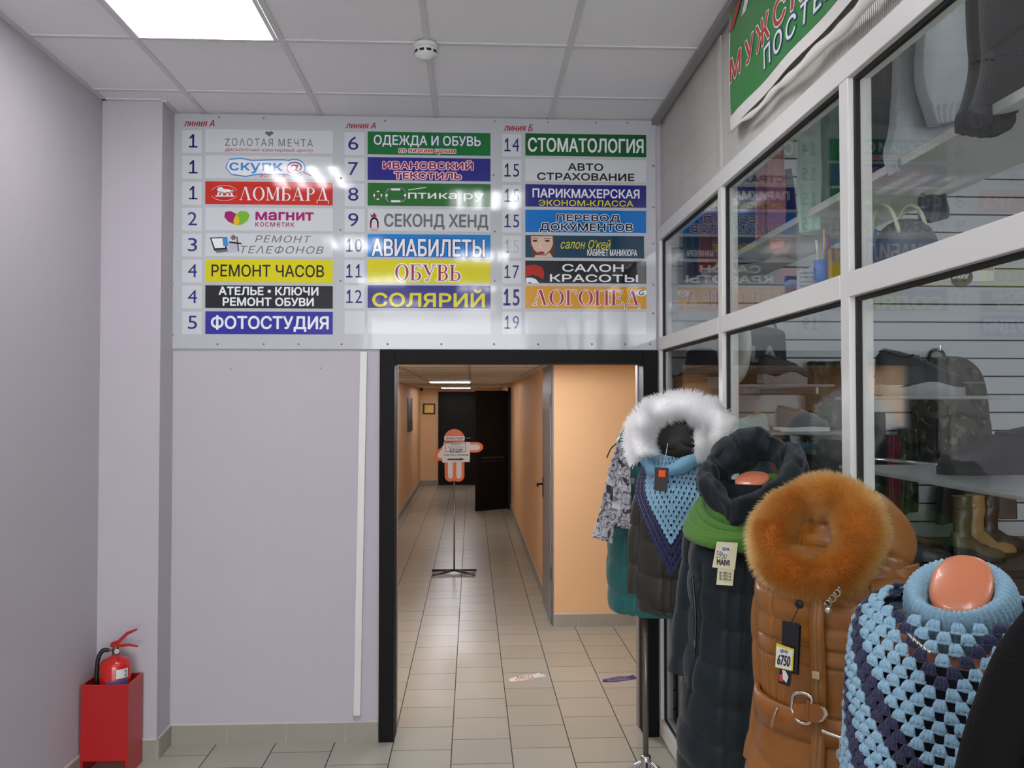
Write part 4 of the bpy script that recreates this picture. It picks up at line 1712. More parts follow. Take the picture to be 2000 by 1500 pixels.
def fur_mat(name, c0, c1):
    m = M(name, c0, .65)
    nt, b = nodes(m)
    n = NT(m)
    hb = nt.nodes.new('ShaderNodeBsdfHairPrincipled')
    hb.parametrization = 'COLOR'
    hb.inputs['Roughness'].default_value = .45
    hb.inputs['Radial Roughness'].default_value = .6
    ci = nt.nodes.new('ShaderNodeHairInfo')
    nt.links.new(n.mix(ci.outputs['Random'], rgb(c0), rgb(c1)), hb.inputs['Color'])
    nt.links.new(hb.outputs[0], nt.nodes['Material Output'].inputs['Surface'])
    nt.nodes.remove(b)
    return m


def card(parent, name, d, quad, yl, mat, th=.0012, dz=0.0):
    """small card given by four photo points on the local plane y=yl"""
    P = [d.loc(px, py, yl) for px, py in quad]
    mb = MB()
    v = [tuple(q) for q in P] + [(q[0], q[1] + th, q[2]) for q in P]
    mb.add(v, [(0, 1, 2, 3), (7, 6, 5, 4), (0, 4, 5, 1), (1, 5, 6, 2), (2, 6, 7, 3), (3, 7, 4, 0)])
    return mb.obj(name, mat, parent)


def card_text(parent, d, word, x0, y0, x1, y1, yl, mat, bold=.02, shear=0, name='lettering'):
    a, b = d.loc(x0, y1, yl), d.loc(x1, y0, yl)
    mb = MB()
    put_text(mb, word, (a[0], a[2], b[0], b[2]), lambda p, q, e: (p, yl - e, q), .0006, 0, bold, None, shear)
    return mb.obj(name, mat, parent)


def strand(parent, name, d, pts, r, mat, yls):
    p = [d.loc(px, py, y) for (px, py), y in zip(pts, yls)]
    return MB().tube(catmull(p, 16), r, 8).obj(name, mat, parent, True)


# ---------------------------------------------------------------- teal coat at the doorway
m_teal = M('teal_nylon', '#12605e', .42, var=(6, .12), sheen=.15)
dT = Dummy(.775, 3.78, 40)
mannequin(dT, 'orange torso mannequin on a chrome-footed pole under the teal coat', 1.50)
tc = dT.thing('padded_coat', 'teal padded hooded coat beside the black doorway', 'coat')
coat_body(tc, [(.835, .165, .125, 0), (1.0, .175, .13, 0), (1.2, .17, .125, 0), (1.33, .165, .12, 0), (1.42, .15, .10, 0), (1.465, .11, .085, 0), (1.50, .075, .07, 0)], m_teal, pitch=.13, amp=.011, seed=3)
for sd_ in (-1, 1):
    sleeve(tc, sd_, [(.11, 0, 1.425), (.13, -.01, 1.32), (.135, -.02, 1.15), (.13, -.04, .97)], [.048, .046, .04, .036], m_teal, seed=5 + sd_, pitch=.12, amp=.008)
hp_ = []
for k in range(60):
    a = 2 * PI * k / 60
    s_ = math.sin(a)
    hp_.append((.098 * math.cos(a), .085 * s_ + .01, 1.575 + .055 * s_ + .02 * math.cos(3 * a)))
hr = [(.042 + .010 * math.sin(5 * 2 * PI * k / 60), .036 + .012 * math.sin(3 * 2 * PI * k / 60 + 1)) for k in range(60)]
Pm = sweep(hp_, hr, 30, True)
Pm = Pm + normals(Pm, True, True) * (wrinkle(Pm, 40, 31) * .006 - .012 * np.abs(wrinkle(Pm, 55, 33)) + .005)[..., None]
MB().grid(Pm, True, True).obj('hood', m_teal, tc, True)
Pm, _ = ring_grid([(1.47, .10, .085, 0), (1.50, .092, .08, 0), (1.545, .088, .08, 0)], 20, 60)
MB().grid(Pm).obj('collar', m_teal, tc, True)
MB().tube(catmull([(-.09, -.08, 1.57), (-.11, -.11, 1.54), (-.125, -.12, 1.50)], 12), .003, 6).obj('drawstring', m_gasket, tc, True)
q = dT.loc(1234, 939, -.15)
MB().box(q[0] - .01, q[0] + .01, q[1] - .004, q[1] + .004, q[2] - .012, q[2] + .012).obj('cord_stop', M('cord_white', '#c9c9c9', .4), tc, bevel=.002)


def floral():
    m = M('floral_cloth', '#a9a9ae', .8)
    nt, b = nodes(m)
    n = NT(m)
    vo = nt.nodes.new('ShaderNodeTexVoronoi')
    vo.inputs['Scale'].default_value = 13
    tcn = nt.nodes.new('ShaderNodeTexCoord')
    nt.links.new(tcn.outputs['Object'], vo.inputs['Vector'])
    w = n.m('SINE', n.m('ADD', n.m('MULTIPLY', vo.outputs[0], 26.0), n.m('MULTIPLY', n.noise(38, 5), 16.0)))
    c = n.mix(n.m('GREATER_THAN', w, .55), rgb('#b4b4bb'), rgb('#6a6a70'))
    c = n.mix(n.m('GREATER_THAN', n.noise(15, 4), .57), c, rgb('#3a3a3f'))
    c = n.mix(n.m('GREATER_THAN', n.noise(22, 3), .60), c, rgb('#d0d0d4'))
    nt.links.new(c, b.inputs['Base Color'])
    return m


m_flo = floral()
sc = dT.thing('floral_scarf', 'grey and white floral scarf hanging off the shoulder of the teal coat', 'scarf')


def strip(parent, name, d, left, right, yls, mat, folds=3, amp=.008, th=.010, seed=1, n=60, nu=40):
    """hanging cloth: left and right photo outlines from top to bottom; folded across"""
    Lp = catmull([d.loc(*q, y) for q, y in zip(left, yls)], n)
    Rp = catmull([d.loc(*q, y) for q, y in zip(right, yls)], n)
    front = np.zeros((n, nu, 3))
    for j in range(nu):
        f = j / (nu - 1)
        front[:, j] = Lp * (1 - f) + Rp * f
        front[:, j, 1] -= amp * np.cos(f * folds * 2 * PI + 1.2 * np.sin(np.linspace(0, 3, n) + seed)) - th * .5 * (1 - (2 * f - 1) ** 4)
    front[..., 1] += wrinkle(front, 30, seed) * .004
    back = front[:, ::-1].copy()
    back[..., 1] += th
    P = np.concatenate([front, back], 1)
    return MB().grid(P, True, False, 0, True, True).obj(name, mat, parent, True)


strip(sc, 'hanging_end', dT, [(1206, 866), (1190, 915), (1176, 985), (1156, 1050)], [(1232, 868), (1214, 915), (1204, 985), (1196, 1062)], [-.19, -.20, -.205, -.21], m_flo, 2, seed=4)
strip(sc, 'hanging_end', dT, [(1216, 868), (1202, 912), (1198, 970), (1193, 1026)], [(1242, 872), (1232, 915), (1232, 975), (1234, 1036)], [-.205, -.225, -.235, -.235], m_flo, 2, seed=8)

# ---------------------------------------------------------------- olive jacket with white fur hood and blue shawl
m_olive = M('olive_nylon', '#2d2c24', .5, var=(8, .15))
m_olive_in = M('olive_lining', '#26251f', .55)
dO = Dummy(.745, 3.0, 36)
mannequin(dO, 'orange torso mannequin on a pole under the olive jacket', 1.47, bot=1.06)
oj = dO.thing('padded_jacket', 'dark olive padded jacket with a white fur hood', 'jacket')
coat_body(oj, [(1.02, .155, .13, 0), (1.15, .155, .13, 0), (1.28, .155, .125, 0), (1.38, .145, .115, 0), (1.44, .125, .095, 0), (1.475, .095, .08, 0), (1.50, .075, .07, 0)], m_olive, pitch=.115, amp=.011, seed=13)
for sd_ in (-1, 1):
    sleeve(oj, sd_, [(.11, 0, 1.435), (.135, -.01, 1.34), (.145, -.025, 1.2), (.14, -.05, 1.06)], [.05, .05, .046, .04], m_olive, seed=15 + sd_, pitch=.14, amp=.009)
mb = MB()
mb.ell((0.0, .045, 1.60), (.135, .105, .115), 40, 24)
Pm = np.array(mb.v).reshape(25, 40, 3)
Pm += normals(Pm) * (wrinkle(Pm, 34, 17) * .008)[..., None]
mb.v = [tuple(q) for q in Pm.reshape(-1, 3)]
mb.obj('hood', m_olive, oj, True)
mb = MB()
q = dO.loc(1308, 852, -.055)
mb.ell((q[0], q[1] + .02, q[2]), (.105, .03, .065), 30, 16)
Pm = np.array(mb.v).reshape(17, 30, 3)
Pm += normals(Pm) * (wrinkle(Pm, 70, 18) * .007)[..., None]
mb.v = [tuple(q) for q in Pm.reshape(-1, 3)]
mb.obj('hood_lining', m_olive_in, oj, True)
Pm, _ = ring_grid([(1.46, .088, .08, 0), (1.50, .075, .075, -.01), (1.555, .07, .07, -.02)], 20, 60)
Pm += normals(Pm) * (wrinkle(Pm, 60, 19) * .004)[..., None]
MB().grid(Pm).obj('collar', m_olive_in, oj, True)
wp = [((1258, 890), -.165, .026), ((1247, 860), -.155, .028), ((1254, 828), -.14, .026), ((1276, 803), -.125, .025), ((1312, 793), -.12, .026), ((1352, 795), -.12, .030), ((1388, 812), -.125, .034), ((1400, 840), -.135, .035), ((1386, 862), -.15, .030), ((1358, 868), -.165, .022)]
pw_ = catmull([tuple(dO.loc(*p, y)) + (r,) for p, y, r in wp], 70)
Pm = sweep(pw_[:, :3], pw_[:, 3], 24)
m_wf0 = M('white_pelt', '#f0efed', .8)
ft = MB().grid(Pm, True, False, 0, True, True).obj('fur_trim', m_wf0, oj, True)
m_wf = fur_mat('white_fur', '#faf9f8', '#efedea')
fur(ft, 'fur', pw_[:, :3], pw_[:, 3], 17000, .040, m_wf, 5, False, .10, .12, .0008, .6)
g = np.random.default_rng(3)

# triangular lace shawl, light blue with a navy border


def eyelet(name, col):
    m = M(name, col, .85, sheen=.3)
    nt, b = nodes(m)
    n = NT(m)
    u, v, _ = n.xyz('UV')
    fu = n.m('SUBTRACT', n.m('FRACT', u), .5)
    fv = n.m('SUBTRACT', n.m('FRACT', v), .5)
    r2 = n.m('ADD', n.m('MULTIPLY', fu, fu), n.m('MULTIPLY', n.m('MULTIPLY', fv, fv), 2.6))
    hole = n.m('LESS_THAN', r2, .085)
    nt.links.new(n.m('SUBTRACT', 1.0, hole), b.inputs['Alpha'])
    k = n.m('ABSOLUTE', n.m('SINE', n.m('MULTIPLY', u, PI * 2)))
    h = n.m('ADD', n.m('MULTIPLY', n.m('ABSOLUTE', n.m('SINE', n.m('MULTIPLY', v, PI))), 1.0), n.m('MULTIPLY', k, .5))
    n.bump(h, .8, .004)
    return m


m_lb = eyelet('shawl_blue', '#86b4cf')
m_nv = eyelet('shawl_navy', '#1d2150')
sw = dO.thing('lace_shawl', 'light blue knitted lace shawl with a navy border over the olive jacket', 'shawl')
W0, LQ, ZT = .20, .385, 1.555
nq, npp = 90, 80
Pm = np.zeros((nq, npp, 3))
UVs = np.zeros((nq, npp, 2))
mi = []
wob = np.linspace(0, 1, nq)
for i in range(nq):
    qv = LQ * i / (nq - 1)
    half = W0 * (1 - qv / LQ) + .004
    zc_ = ZT - qv
    rad = .205 - .05 * sstep(1.38, 1.56, zc_)
    for j in range(npp):
        p_ = half * (2 * j / (npp - 1) - 1)
        an = (p_ + .036) / rad * 1.15
        sx_ = 1.0 if zc_ < 1.42 else 1 - .35 * (zc_ - 1.42) / .13
        Pm[i, j] = (rad * math.sin(an) * sx_, -rad * .95 * math.cos(an) * (1 - .34 * sstep(1.43, 1.56, zc_)), zc_ + .03 * abs(p_) / W0)
        s_ = qv + LQ / W0 * abs(p_)
        UVs[i, j] = ((qv * .43 - abs(p_) * .9) / .0125 + 40, s_ / .034)
Pm += wrinkle(Pm, 24, 41)[..., None] * np.array([0, .004, 0])
fold = .006 * np.exp(-((Pm[..., 2] - 1.51) / .02) ** 2)
Pm[..., 1] -= fold
mb = MB()
mb.grid(Pm, False)
mb.uv = UVs.reshape(-1, 2)
for i in range(nq - 1):
    for j in range(npp - 1):
        qv = LQ * (i + .5) / (nq - 1)
        half = W0 * (1 - qv / LQ)
        p_ = abs(half * (2 * (j + .5) / (npp - 1) - 1))
        s_ = qv + LQ / W0 * p_
        mi.append(1 if s_ > LQ * .745 else 0)
mb.mi = mi
o_ = mb.obj('lace_panel', [m_lb, m_nv], sw, True)
so = o_.modifiers.new('thick', 'SOLIDIFY')
so.thickness = .004
lp = catmull([(-.085, -.115, 1.545), (-.04, -.15, 1.515), (.02, -.155, 1.513), (.08, -.13, 1.54), (.12, -.06, 1.58), (.13, .03, 1.59), (.06, .11, 1.59), (-.06, .11, 1.58), (-.115, .0, 1.57)], 90, True)
Pm = sweep(lp, [(.020, .022)] * 90, 18, True)
Pm += normals(Pm, True, True) * (wrinkle(Pm, 90, 43) * .005)[..., None]
MB().grid(Pm, True, True).obj('neck_roll', M('knit_blue', '#7fb0cc', .85, bump=(260, .7)), sw, True)
m_tagd = M('dark_tag', '#3b3638', .5)
tg = thing_tag = card(oj, 'price_tag', dO, [(1279, 912), (1306, 914), (1303, 961), (1278, 958)], -.222, m_tagd)
tg['label'] = 'dark hang tag with an orange price sticker'
ot = card(tg, 'orange_sticker', dO, [(1286.5, 918), (1300, 919), (1299, 932), (1286, 931)], -.2232, M('sticker_orange', '#f0561c', .5))
card_text(ot, dO, '5л', 1289, 920, 1297, 930, -.2234, M('sticker_ink', '#7a2a10', .5)) if False else None
strand(tg, 'tag_string', dO, [(1304, 866), (1301, 885), (1294, 914)], .0012, M('string_pale', '#bdb9b0', .6), [-.17, -.21, -.2235])

# ---------------------------------------------------------------- dark green-black long coat with green snood
m_dk = M('dark_nylon', '#0c1a20', .6, var=(7, .2), sheen=.1, spec=.35)
dD = Dummy(.762, 2.28, 38)
mannequin(dD, 'orange torso mannequin on a pole under the long dark coat', 1.545, 1.43)
dk = dD.thing('long_padded_coat', 'long dark blue-green padded coat with a green knitted snood', 'coat')


def dkx(P, U, Z):
    s_ = np.minimum(U, 2 * PI - U)
    dart = -.010 * np.exp(-(((s_ - .62) * .16 + (Z - 1.18) * .05) / .004) ** 2) * sstep(.9, 1.0, Z) * (1 - sstep(1.3, 1.33, Z))
    return dart


coat_body(dk, [(.72, .20, .15, 0), (.82, .205, .155, 0), (.98, .195, .15, 0), (1.12, .175, .135, 0), (1.27, .17, .13, -.005), (1.37, .165, .12, 0), (1.43, .14, .10, 0), (1.465, .10, .085, 0), (1.50, .08, .075, 0)], m_dk, pitch=.098, amp=.0115, sag=.02, seed=23, extra=dkx)
for sd_ in (-1, 1):
    sleeve(dk, sd_, [(.12, 0, 1.42), (.155, .0, 1.33), (.175, -.01, 1.17), (.188, -.03, .99)], [.05, .05, .046, .04], m_dk, seed=25 + sd_, pitch=.13, amp=.007)
hp_ = []
for k in range(140):
    a = 2 * PI * k / 140
    s_ = math.sin(a)
    hp_.append((.116 * math.cos(a), .110 * s_, 1.545 + .066 * s_ + .010 * math.cos(3 * a + .5) - .026 * math.exp(-((a - 4.6) / .42) ** 2)))
hr = [(.056 + .006 * math.sin(2 * PI * k / 140 * 4), .027 + .004 * math.sin(2 * PI * k / 140 * 3 + 1)) for k in range(140)]
Pm = sweep(hp_, hr, 60, True)
av = np.arange(140)[:, None] / 140 * 2 * PI
crs = -np.abs(wrinkle(Pm, 40, 53)) * .012 - np.abs(wrinkle(Pm, 85, 54, (1, 1, .6))) * .006 + .008
seam = -.007 * np.exp(-(np.sin(av * 4 + .4) / .10) ** 2)
Pm = Pm + normals(Pm, True, True) * (wrinkle(Pm, 30, 51) * .007 + crs + seam)[..., None]
MB().grid(Pm, True, True).obj('hood', m_dk, dk, True)
Pm, _ = ring_grid([(1.45, .10, .09, 0), (1.49, .085, .08, 0), (1.53, .085, .08, .0)], 24, 60)
MB().grid(Pm).obj('collar', m_dk, dk, True)
for sx_ in (-1,):
    a, b = dD.loc(1352, 1124, -.155), dD.loc(1356, 1285, -.165)
    MB().tube(catmull([a, (a + b) / 2 + np.array([.006, 0, 0]), b], 20), .0045, 8).obj('pocket_zip', M('dark_zip', '#15191c', .3), dk, True)
    c_ = dD.loc(1357, 1250, -.172)
    MB().tube([c_, c_ + np.array([0, -.002, -.03])], .004, 8).obj('zip_pull', M('gunmetal', '#4c5052', .3, metal=.9), dk, True)
m_cream = M('cream_card', '#d8d3b0', .6)
t1 = card(dk, 'price_tag', dD, [(1402, 1108), (1434, 1110), (1431, 1144), (1399, 1142)], -.188, m_cream)
t1['label'] = 'cream hang tag below the snood'
t2 = card(dk, 'price_tag', dD, [(1400, 1058), (1441, 1060), (1435, 1113), (1391, 1108)], -.192, m_cream)
t2['label'] = 'cream brand tag with dark lettering'
card_text(t2, dD, 'MAIVI', 1400, 1094, 1425, 1103, -.192, M('tag_ink', '#3a2c38', .5), .04)
card_text(t2, dD, '5950', 1398, 1078, 1420, 1090, -.192, M('pen_ink', '#3d4a6a', .5), .0, .3)
bd_ = MB()
for q in circ(0, 0, 1, 1, 1):
    pass
cc_ = dD.loc(1418, 1074, -.1928)
bd_.prism(circ(cc_[0], cc_[2], .012, .011, 16), lambda a, b, e: (a, -.1926 - e, b), 0, .0006)
o_ = bd_.obj('round_sticker', M('sticker_white', '#d5d6dc', .5), t2)
card_text(o_, dD, 'ЦЕНА', 1411, 1070, 1425, 1076, -.1934, M('pen_ink2', '#343a70', .5), .03)
for yy in (1118, 1124, 1130):
    card_text(t1, dD, 'арт. 1907 р. 46', 1405, yy, 1428, yy + 3.5, -.188, M('tag_ink', '#3a2c38', .5), .02)

m_green = M('green_wool', '#477c1f', .9, sheen=.2, bump=(350, .4))
sn = dD.thing('knitted_snood', 'bright green ribbed knitted snood round the dark coat', 'snood')
LPS = [(.108, .105, 1.482, .05), (.128, .122, 1.470, .052), (.146, .136, 1.456, .050), (.158, .146, 1.442, .046), (.166, .152, 1.428, .042), (.170, .155, 1.413, .038)]
mb = MB()
for i, (ra, rb, z, tl) in enumerate(LPS):
    K = 260
    a = np.arange(K) / K * 2 * PI
    s_ = np.sin(a)
    pth = np.stack([ra * np.cos(a), -.012 + rb * s_, z + tl * s_ + .006 * np.sin(2 * a + i)], 1)
    Pm = sweep(pth, [(.0135, .0125)] * K, 24, True)
    ph = np.arange(24) / 24 * 2 * PI
    br = .0042 * (np.abs(np.sin(a[:, None] * 56 + np.abs(((ph / PI) % 1.0) - .5)[None, :] * 5.0)) ** .7 - .5)
    Pm += normals(Pm, True, True) * br[..., None]
    mb.grid(Pm, True, True)
mb.obj('knitted_band', m_green, sn, True)

# ---------------------------------------------------------------- brown leather coat with fur hood
m_br = M('brown_leather', '#8f5a1e', .36, var=(5, .12), bump=(120, .12), coat=.15)
m_br2 = M('brown_leather_belt', '#8f561f', .38, bump=(150, .1))
m_zip = M('zip_tape', '#8a6338', .5)
m_silver = M('silver_metal', '#d2cdc2', .2, metal=1.0)
dB = Dummy(.785, 1.80, 43)
mannequin(dB, 'orange torso mannequin on a pole under the brown leather coat', 1.44, 1.40)
bc = dB.thing('leather_coat', 'brown quilted leather coat with a big fox-coloured fur hood', 'coat')


def brx(P, U, Z):
    s_ = np.minimum(U, 2 * PI - U)
    right = np.where(U < PI, 1.0, 0.0)
    up = sstep(1.205, 1.215, Z)
    rib = sstep(1.115, 1.125, Z) * (1 - sstep(1.2, 1.21, Z)) * sstep(.22, .26, s_)
    d_ = up * puff((Z + .01 * np.cos(U)) / .052, .008)
    d_ += rib * puff(s_ * .155 / .019, .006)
    d_ += (1 - sstep(1.0, 1.02, Z)) * puff((Z + .02 * np.cos(U * 2)) / .11, .009)
    for zs in (1.21, 1.245):
        d_ -= .007 * np.exp(-((Z - zs) / .003) ** 2)
    d_ -= .006 * np.exp(-((s_ - .58) * .15 / .004) ** 2) * sstep(1.1, 1.12, Z)
    return d_


coat_body(bc, [(.80, .195, .15, 0), (.92, .195, .15, 0), (1.03, .172, .138, 0), (1.09, .158, .125, 0), (1.20, .16, .125, 0), (1.30, .168, .13, -.005), (1.37, .165, .118, 0), (1.415, .14, .10, 0), (1.445, .10, .085, 0), (1.47, .08, .075, 0)], m_br, n=230, nu=220, pitch=0, seed=63, wr=.0045, placket=False, extra=brx)
for sd_ in (-1, 1):
    sleeve(bc, sd_, [(.118, .0, 1.405), (.142, .0, 1.32), (.150, -.005, 1.16), (.155, -.02, .95)], [.048, .046, .043, .04], m_br, seed=65 + sd_, pitch=.10, amp=.005, wr=.006)
# zipper and placket
zx0, zx1 = dB.loc(1597, 1180, -.14), dB.loc(1592, 1500, -.16)


def bfront(x, z, off=.0):
    """front surface of the brown coat (local)"""
    zz = [.80, .92, 1.03, 1.09, 1.20, 1.30, 1.37, 1.415, 1.445]
    bb = np.interp(z, zz, [.15, .15, .138, .125, .125, .135, .118, .10, .085])
    aa = np.interp(z, zz, [.195, .195, .172, .158, .16, .168, .165, .14, .10])
    c_ = max(0.02, 1 - abs(x / aa) ** 2.25) ** (1 / 2.25)
    return np.array([x, -bb * c_ - .008 - off, z])


zs = np.linspace(1.36, .84, 40)
xm = zx0[0]
P1 = np.array([[bfront(xm - .016, z, .003), bfront(xm - .014, z, .008), bfront(xm + .012, z, .008), bfront(xm + .014, z, .003)] for z in zs])
MB().grid(P1, False).obj('placket', m_br, bc, True)
P1 = np.array([[bfront(xm - .0075, z, .0085), bfront(xm - .006, z, .0105), bfront(xm - .001, z, .0105), bfront(xm + .0005, z, .0085)] for z in zs])
MB().grid(P1, False).obj('zipper', m_zip, bc, True)
q = bfront(xm - .003, 1.198, .012)
MB().box(q[0] - .008, q[0] + .008, q[1] - .003, q[1] + .003, q[2] - .008, q[2] + .008).obj('zip_slider', M('pale_brass', '#c9b18a', .3, metal=.6), bc, bevel=.002)
# belt with buckle
K = 160
a = np.arange(K) / K * 2 * PI - PI / 2
ca, sa = np.cos(a), np.sin(a)
ex_ = lambda v: np.sign(v) * np.abs(v) ** (2 / 2.25)
Pm = np.zeros((6, K, 3))
for i, (dz, do) in enumerate(((-.030, .004), (-.028, .014), (.0, .016), (.028, .014), (.030, .004), (.026, .002))):
    Pm[i, :, 0] = (.160 + do) * ex_(ca)
    Pm[i, :, 1] = (.128 + do) * ex_(sa)
    Pm[i, :, 2] = 1.086 + dz - .006 * ca
belt = MB().grid(Pm).obj('belt', m_br2, bc, True)
BYL = -.150


def bl(px, py, o=0.0):
    return dB.loc(px, py, BYL - o)


def tubep(parent, name, pts, r, mat, o=.0, closed=False, k=60):
    p = catmull([bl(*q, o) for q in pts], k, closed)
    return MB().tube(p, r, 8, closed=closed).obj(name, mat, parent, True)


tubep(belt, 'buckle', [(1552, 1356), (1572, 1354), (1585, 1364), (1584, 1376), (1580, 1392), (1586, 1404), (1578, 1413), (1562, 1410), (1550, 1396), (1547, 1374)], .0036, m_silver, .012, True)
tubep(belt, 'buckle_bar', [(1548, 1372), (1546, 1382), (1549, 1392)], .003, m_silver, .014)
tl = MB()
pt = [(1552, 1370), (1600, 1372), (1618, 1378), (1624, 1391), (1614, 1404), (1598, 1408), (1554, 1398)]
tl.prism([(bl(*q)[0], bl(*q)[2]) for q in pt], lambda a_, b_, e_: (a_, BYL - e_, b_), .012, .016)
tail = tl.obj('belt_tail', m_br2, belt, bevel=.001)
tp = MB()
pt = [(1606, 1373.5), (1618, 1378), (1624, 1391), (1614, 1404), (1603, 1407), (1612, 1398), (1616, 1390), (1613, 1381)]
tp.prism([(bl(*q)[0], bl(*q)[2]) for q in pt], lambda a_, b_, e_: (a_, BYL - e_, b_), .0163, .019)
tp.obj('metal_tip', m_silver, tail, bevel=.001)
tubep(belt, 'belt_loop', [(1579, 1368), (1577, 1388), (1578, 1408)], .004, m_br2, .015)
# pocket zips, chain and pulls
pz = tubep(bc, 'pocket_zip', [(1606, 1427), (1640, 1440), (1676, 1449)], .0042, m_silver, .012)
tubep(pz, 'zip_pull', [(1640, 1441), (1641, 1452), (1640, 1464)], .002, m_silver, .016, k=12)
dr = MB()
c_ = bl(1640, 1474, .017)
dr.ell(tuple(c_), (.0085, .005, .012), 10, 7)
dr.obj('crystal_drop', M('crystal', '#b9b6b6', .08, metal=.7), pz)
pz2 = tubep(bc, 'pocket_zip', [(1519, 1382), (1512, 1400), (1507, 1420)], .0034, m_silver, .002)
tubep(pz2, 'zip_pull', [(1514, 1398), (1511, 1412), (1508, 1425)], .003, m_br2, .006, k=12)
ch = MB()
for k in range(7):
    c_ = dB.loc(1640 - 4.5 * k, 1153 + 5.2 * k, -.165)
    Pq = [(c_[0] + .0055 * math.cos(t_) * (1 if k % 2 else .5), c_[1] - .0045 * math.sin(t_) * (.3 if k % 2 else 1), c_[2] + .0065 * math.sin(t_)) for t_ in np.arange(12) / 12 * 2 * PI]
    ch.tube(Pq, .0015, 6, closed=True)
c_ = dB.loc(1617, 1192, -.166)
ch.ell(tuple(c_), (.007, .005, .007), 12, 8)
ch.obj('chain', m_silver, bc, True)
# fur hood
FC = np.array([-.012, -.088, 1.470])
nv = np.array([-.16, -math.cos(.42), math.sin(.42)])
nv /= np.linalg.norm(nv)
e1 = np.array([1.0, 0, 0])
e1 = e1 - nv * nv.dot(e1)
e1 /= np.linalg.norm(e1)
e2 = np.cross(nv, e1)
fp, fr_ = [], []
for k in range(90):
    a_ = 2 * PI * k / 90
    rr_ = .094 + .004 * math.cos(2 * a_)
    fp.append(FC + e1 * rr_ * math.cos(a_) * 1.03 + e2 * rr_ * math.sin(a_) + nv * .006 * math.cos(2 * a_))
    fr_.append(.032 + .004 * math.sin(a_ * 2 + .4) + .003 * math.sin(5 * a_))
Pm = sweep(fp, fr_, 26, True)
ft = MB().grid(Pm, True, True).obj('fur_collar', M('brown_pelt', '#9c6224', .9), bc, True)
m_bf = fur_mat('brown_fur', '#a86f38', '#79501f')
fur(ft, 'fur', fp, fr_, 46000, .027, m_bf, 7, True, .16, .30, .00034, .34)
mb = MB()
mb.ell((0.012, .055, 1.455), (.125, .085, .10), 44, 26)
Pm = np.array(mb.v).reshape(27, 44, 3)
Pm += normals(Pm) * (wrinkle(Pm, 40, 71) * .009)[..., None]
mb.v = [tuple(q) for q in Pm.reshape(-1, 3)]
mb.obj('hood', m_br, bc, True)
mb = MB()
cq = FC - nv * .050
mb.ell(tuple(cq), (.068, .030, .060), 30, 14)
Pm = np.array(mb.v).reshape(15, 30, 3)
Pm += normals(Pm) * (wrinkle(Pm, 90, 72) * .006)[..., None]
mb.v = [tuple(q) for q in Pm.reshape(-1, 3)]
mb.obj('hood_lining', m_br, bc, True)
# tags
m_btag = M('black_tag', '#17161a', .35)
g0 = card(bc, 'price_tag', dB, [(1528, 1212), (1561, 1218), (1557, 1316), (1525, 1310)], -.172, m_btag)
g0['label'] = 'tall black brand tag'
card(g0, 'tag_back', dB, [(1533, 1214), (1565, 1222), (1560, 1318), (1530, 1312)], -.168, M('black_tag2', '#0e0e10', .3))
strand(g0, 'tag_string', dB, [(1560, 1182), (1556, 1195), (1544, 1218)], .0011, m_gasket, [-.165, -.172, -.173])
bn = MB()
c_ = dB.loc(1561, 1180, -.166)
bn.ell(tuple(c_), (.009, .006, .009), 14, 8)
bn.obj('seal', m_gasket, g0, True)
g1 = card(bc, 'price_tag', dB, [(1516, 1256), (1551, 1268), (1548, 1311), (1514, 1303)], -.177, M('yellow_edge', '#cdbb1e', .5))
g1['label'] = 'yellow-edged price tag reading 6750'
g2 = card(g1, 'white_field', dB, [(1516.5, 1262), (1548, 1271), (1545.5, 1309), (1515, 1302)], -.1776, M('tag_white', '#d6d6d0', .6))
card_text(g2, dB, '6750', 1518, 1282, 1544, 1298, -.1779, M('pen_black', '#19191c', .5), .02, .3)
card_text(g2, dB, 'цена', 1524, 1270, 1538, 1275, -.1779, M('pen_black', '#19191c', .5), .01)
g3 = card(bc, 'price_tag', dB, [(1523, 1304), (1546, 1309), (1543, 1341), (1520, 1334)], -.1755, m_btag)
g3['label'] = 'small dark tag with a red and white print'
pr = MB()
for mi_, pts in ((0, [(1522, 1318), (1530, 1316), (1530, 1331), (1522, 1330)]), (1, [(1528, 1308), (1534, 1310), (1540, 1322), (1536, 1334), (1529, 1326)])):
    P4 = [dB.loc(*q_, -.1763 - .0002 * mi_) for q_ in pts]
    pr.add(P4, [tuple(range(len(P4)))], mi_)
pr.obj('print', [M('prt_red', '#b43a3a', .5), M('prt_white', '#d9cfc4', .5)], g3)

# ---------------------------------------------------------------- blue crochet shawl and turtleneck
dS = Dummy(.765, 1.30, 42)
mannequin(dS, 'orange torso mannequin inside the light blue turtleneck', 1.470, 1.395, tilt=.75)
m_lblue = M('blue_wool', '#8fb9d0', .85, sheen=.3, bump=(420, .5))
m_navy = M('navy_wool', '#23274c', .85, sheen=.2, bump=(420, .5))
dr_ = dS.thing('dark_dress', 'dark navy dress under the light blue crochet shawl', 'dress')
drow = [(.62, .155, .12, 0), (.8, .155, .12, 0), (1.0, .148, .115, 0), (1.2, .142, .108, 0), (1.30, .140, .102, 0), (1.355, .138, .096, 0)]
coat_body(dr_, drow, M('navy_cloth', '#14162a', .8), n=90, nu=90, pitch=0, seed=83, wr=.003, placket=False)
cs = dS.thing('crochet_shawl', 'light blue and navy crochet shawl with open stitches', 'shawl')
srow = [(1.455, .058, .056, .0), (1.443, .09, .076, 0), (1.422, .128, .094, 0), (1.39, .150, .108, -.005), (1.34, .157, .122, -.01), (1.27, .160, .130, -.015), (1.15, .166, .136, -.015), (1.02, .172, .142, -.01), (.90, .176, .145, -.01)]
sr = catmull(srow, 240)
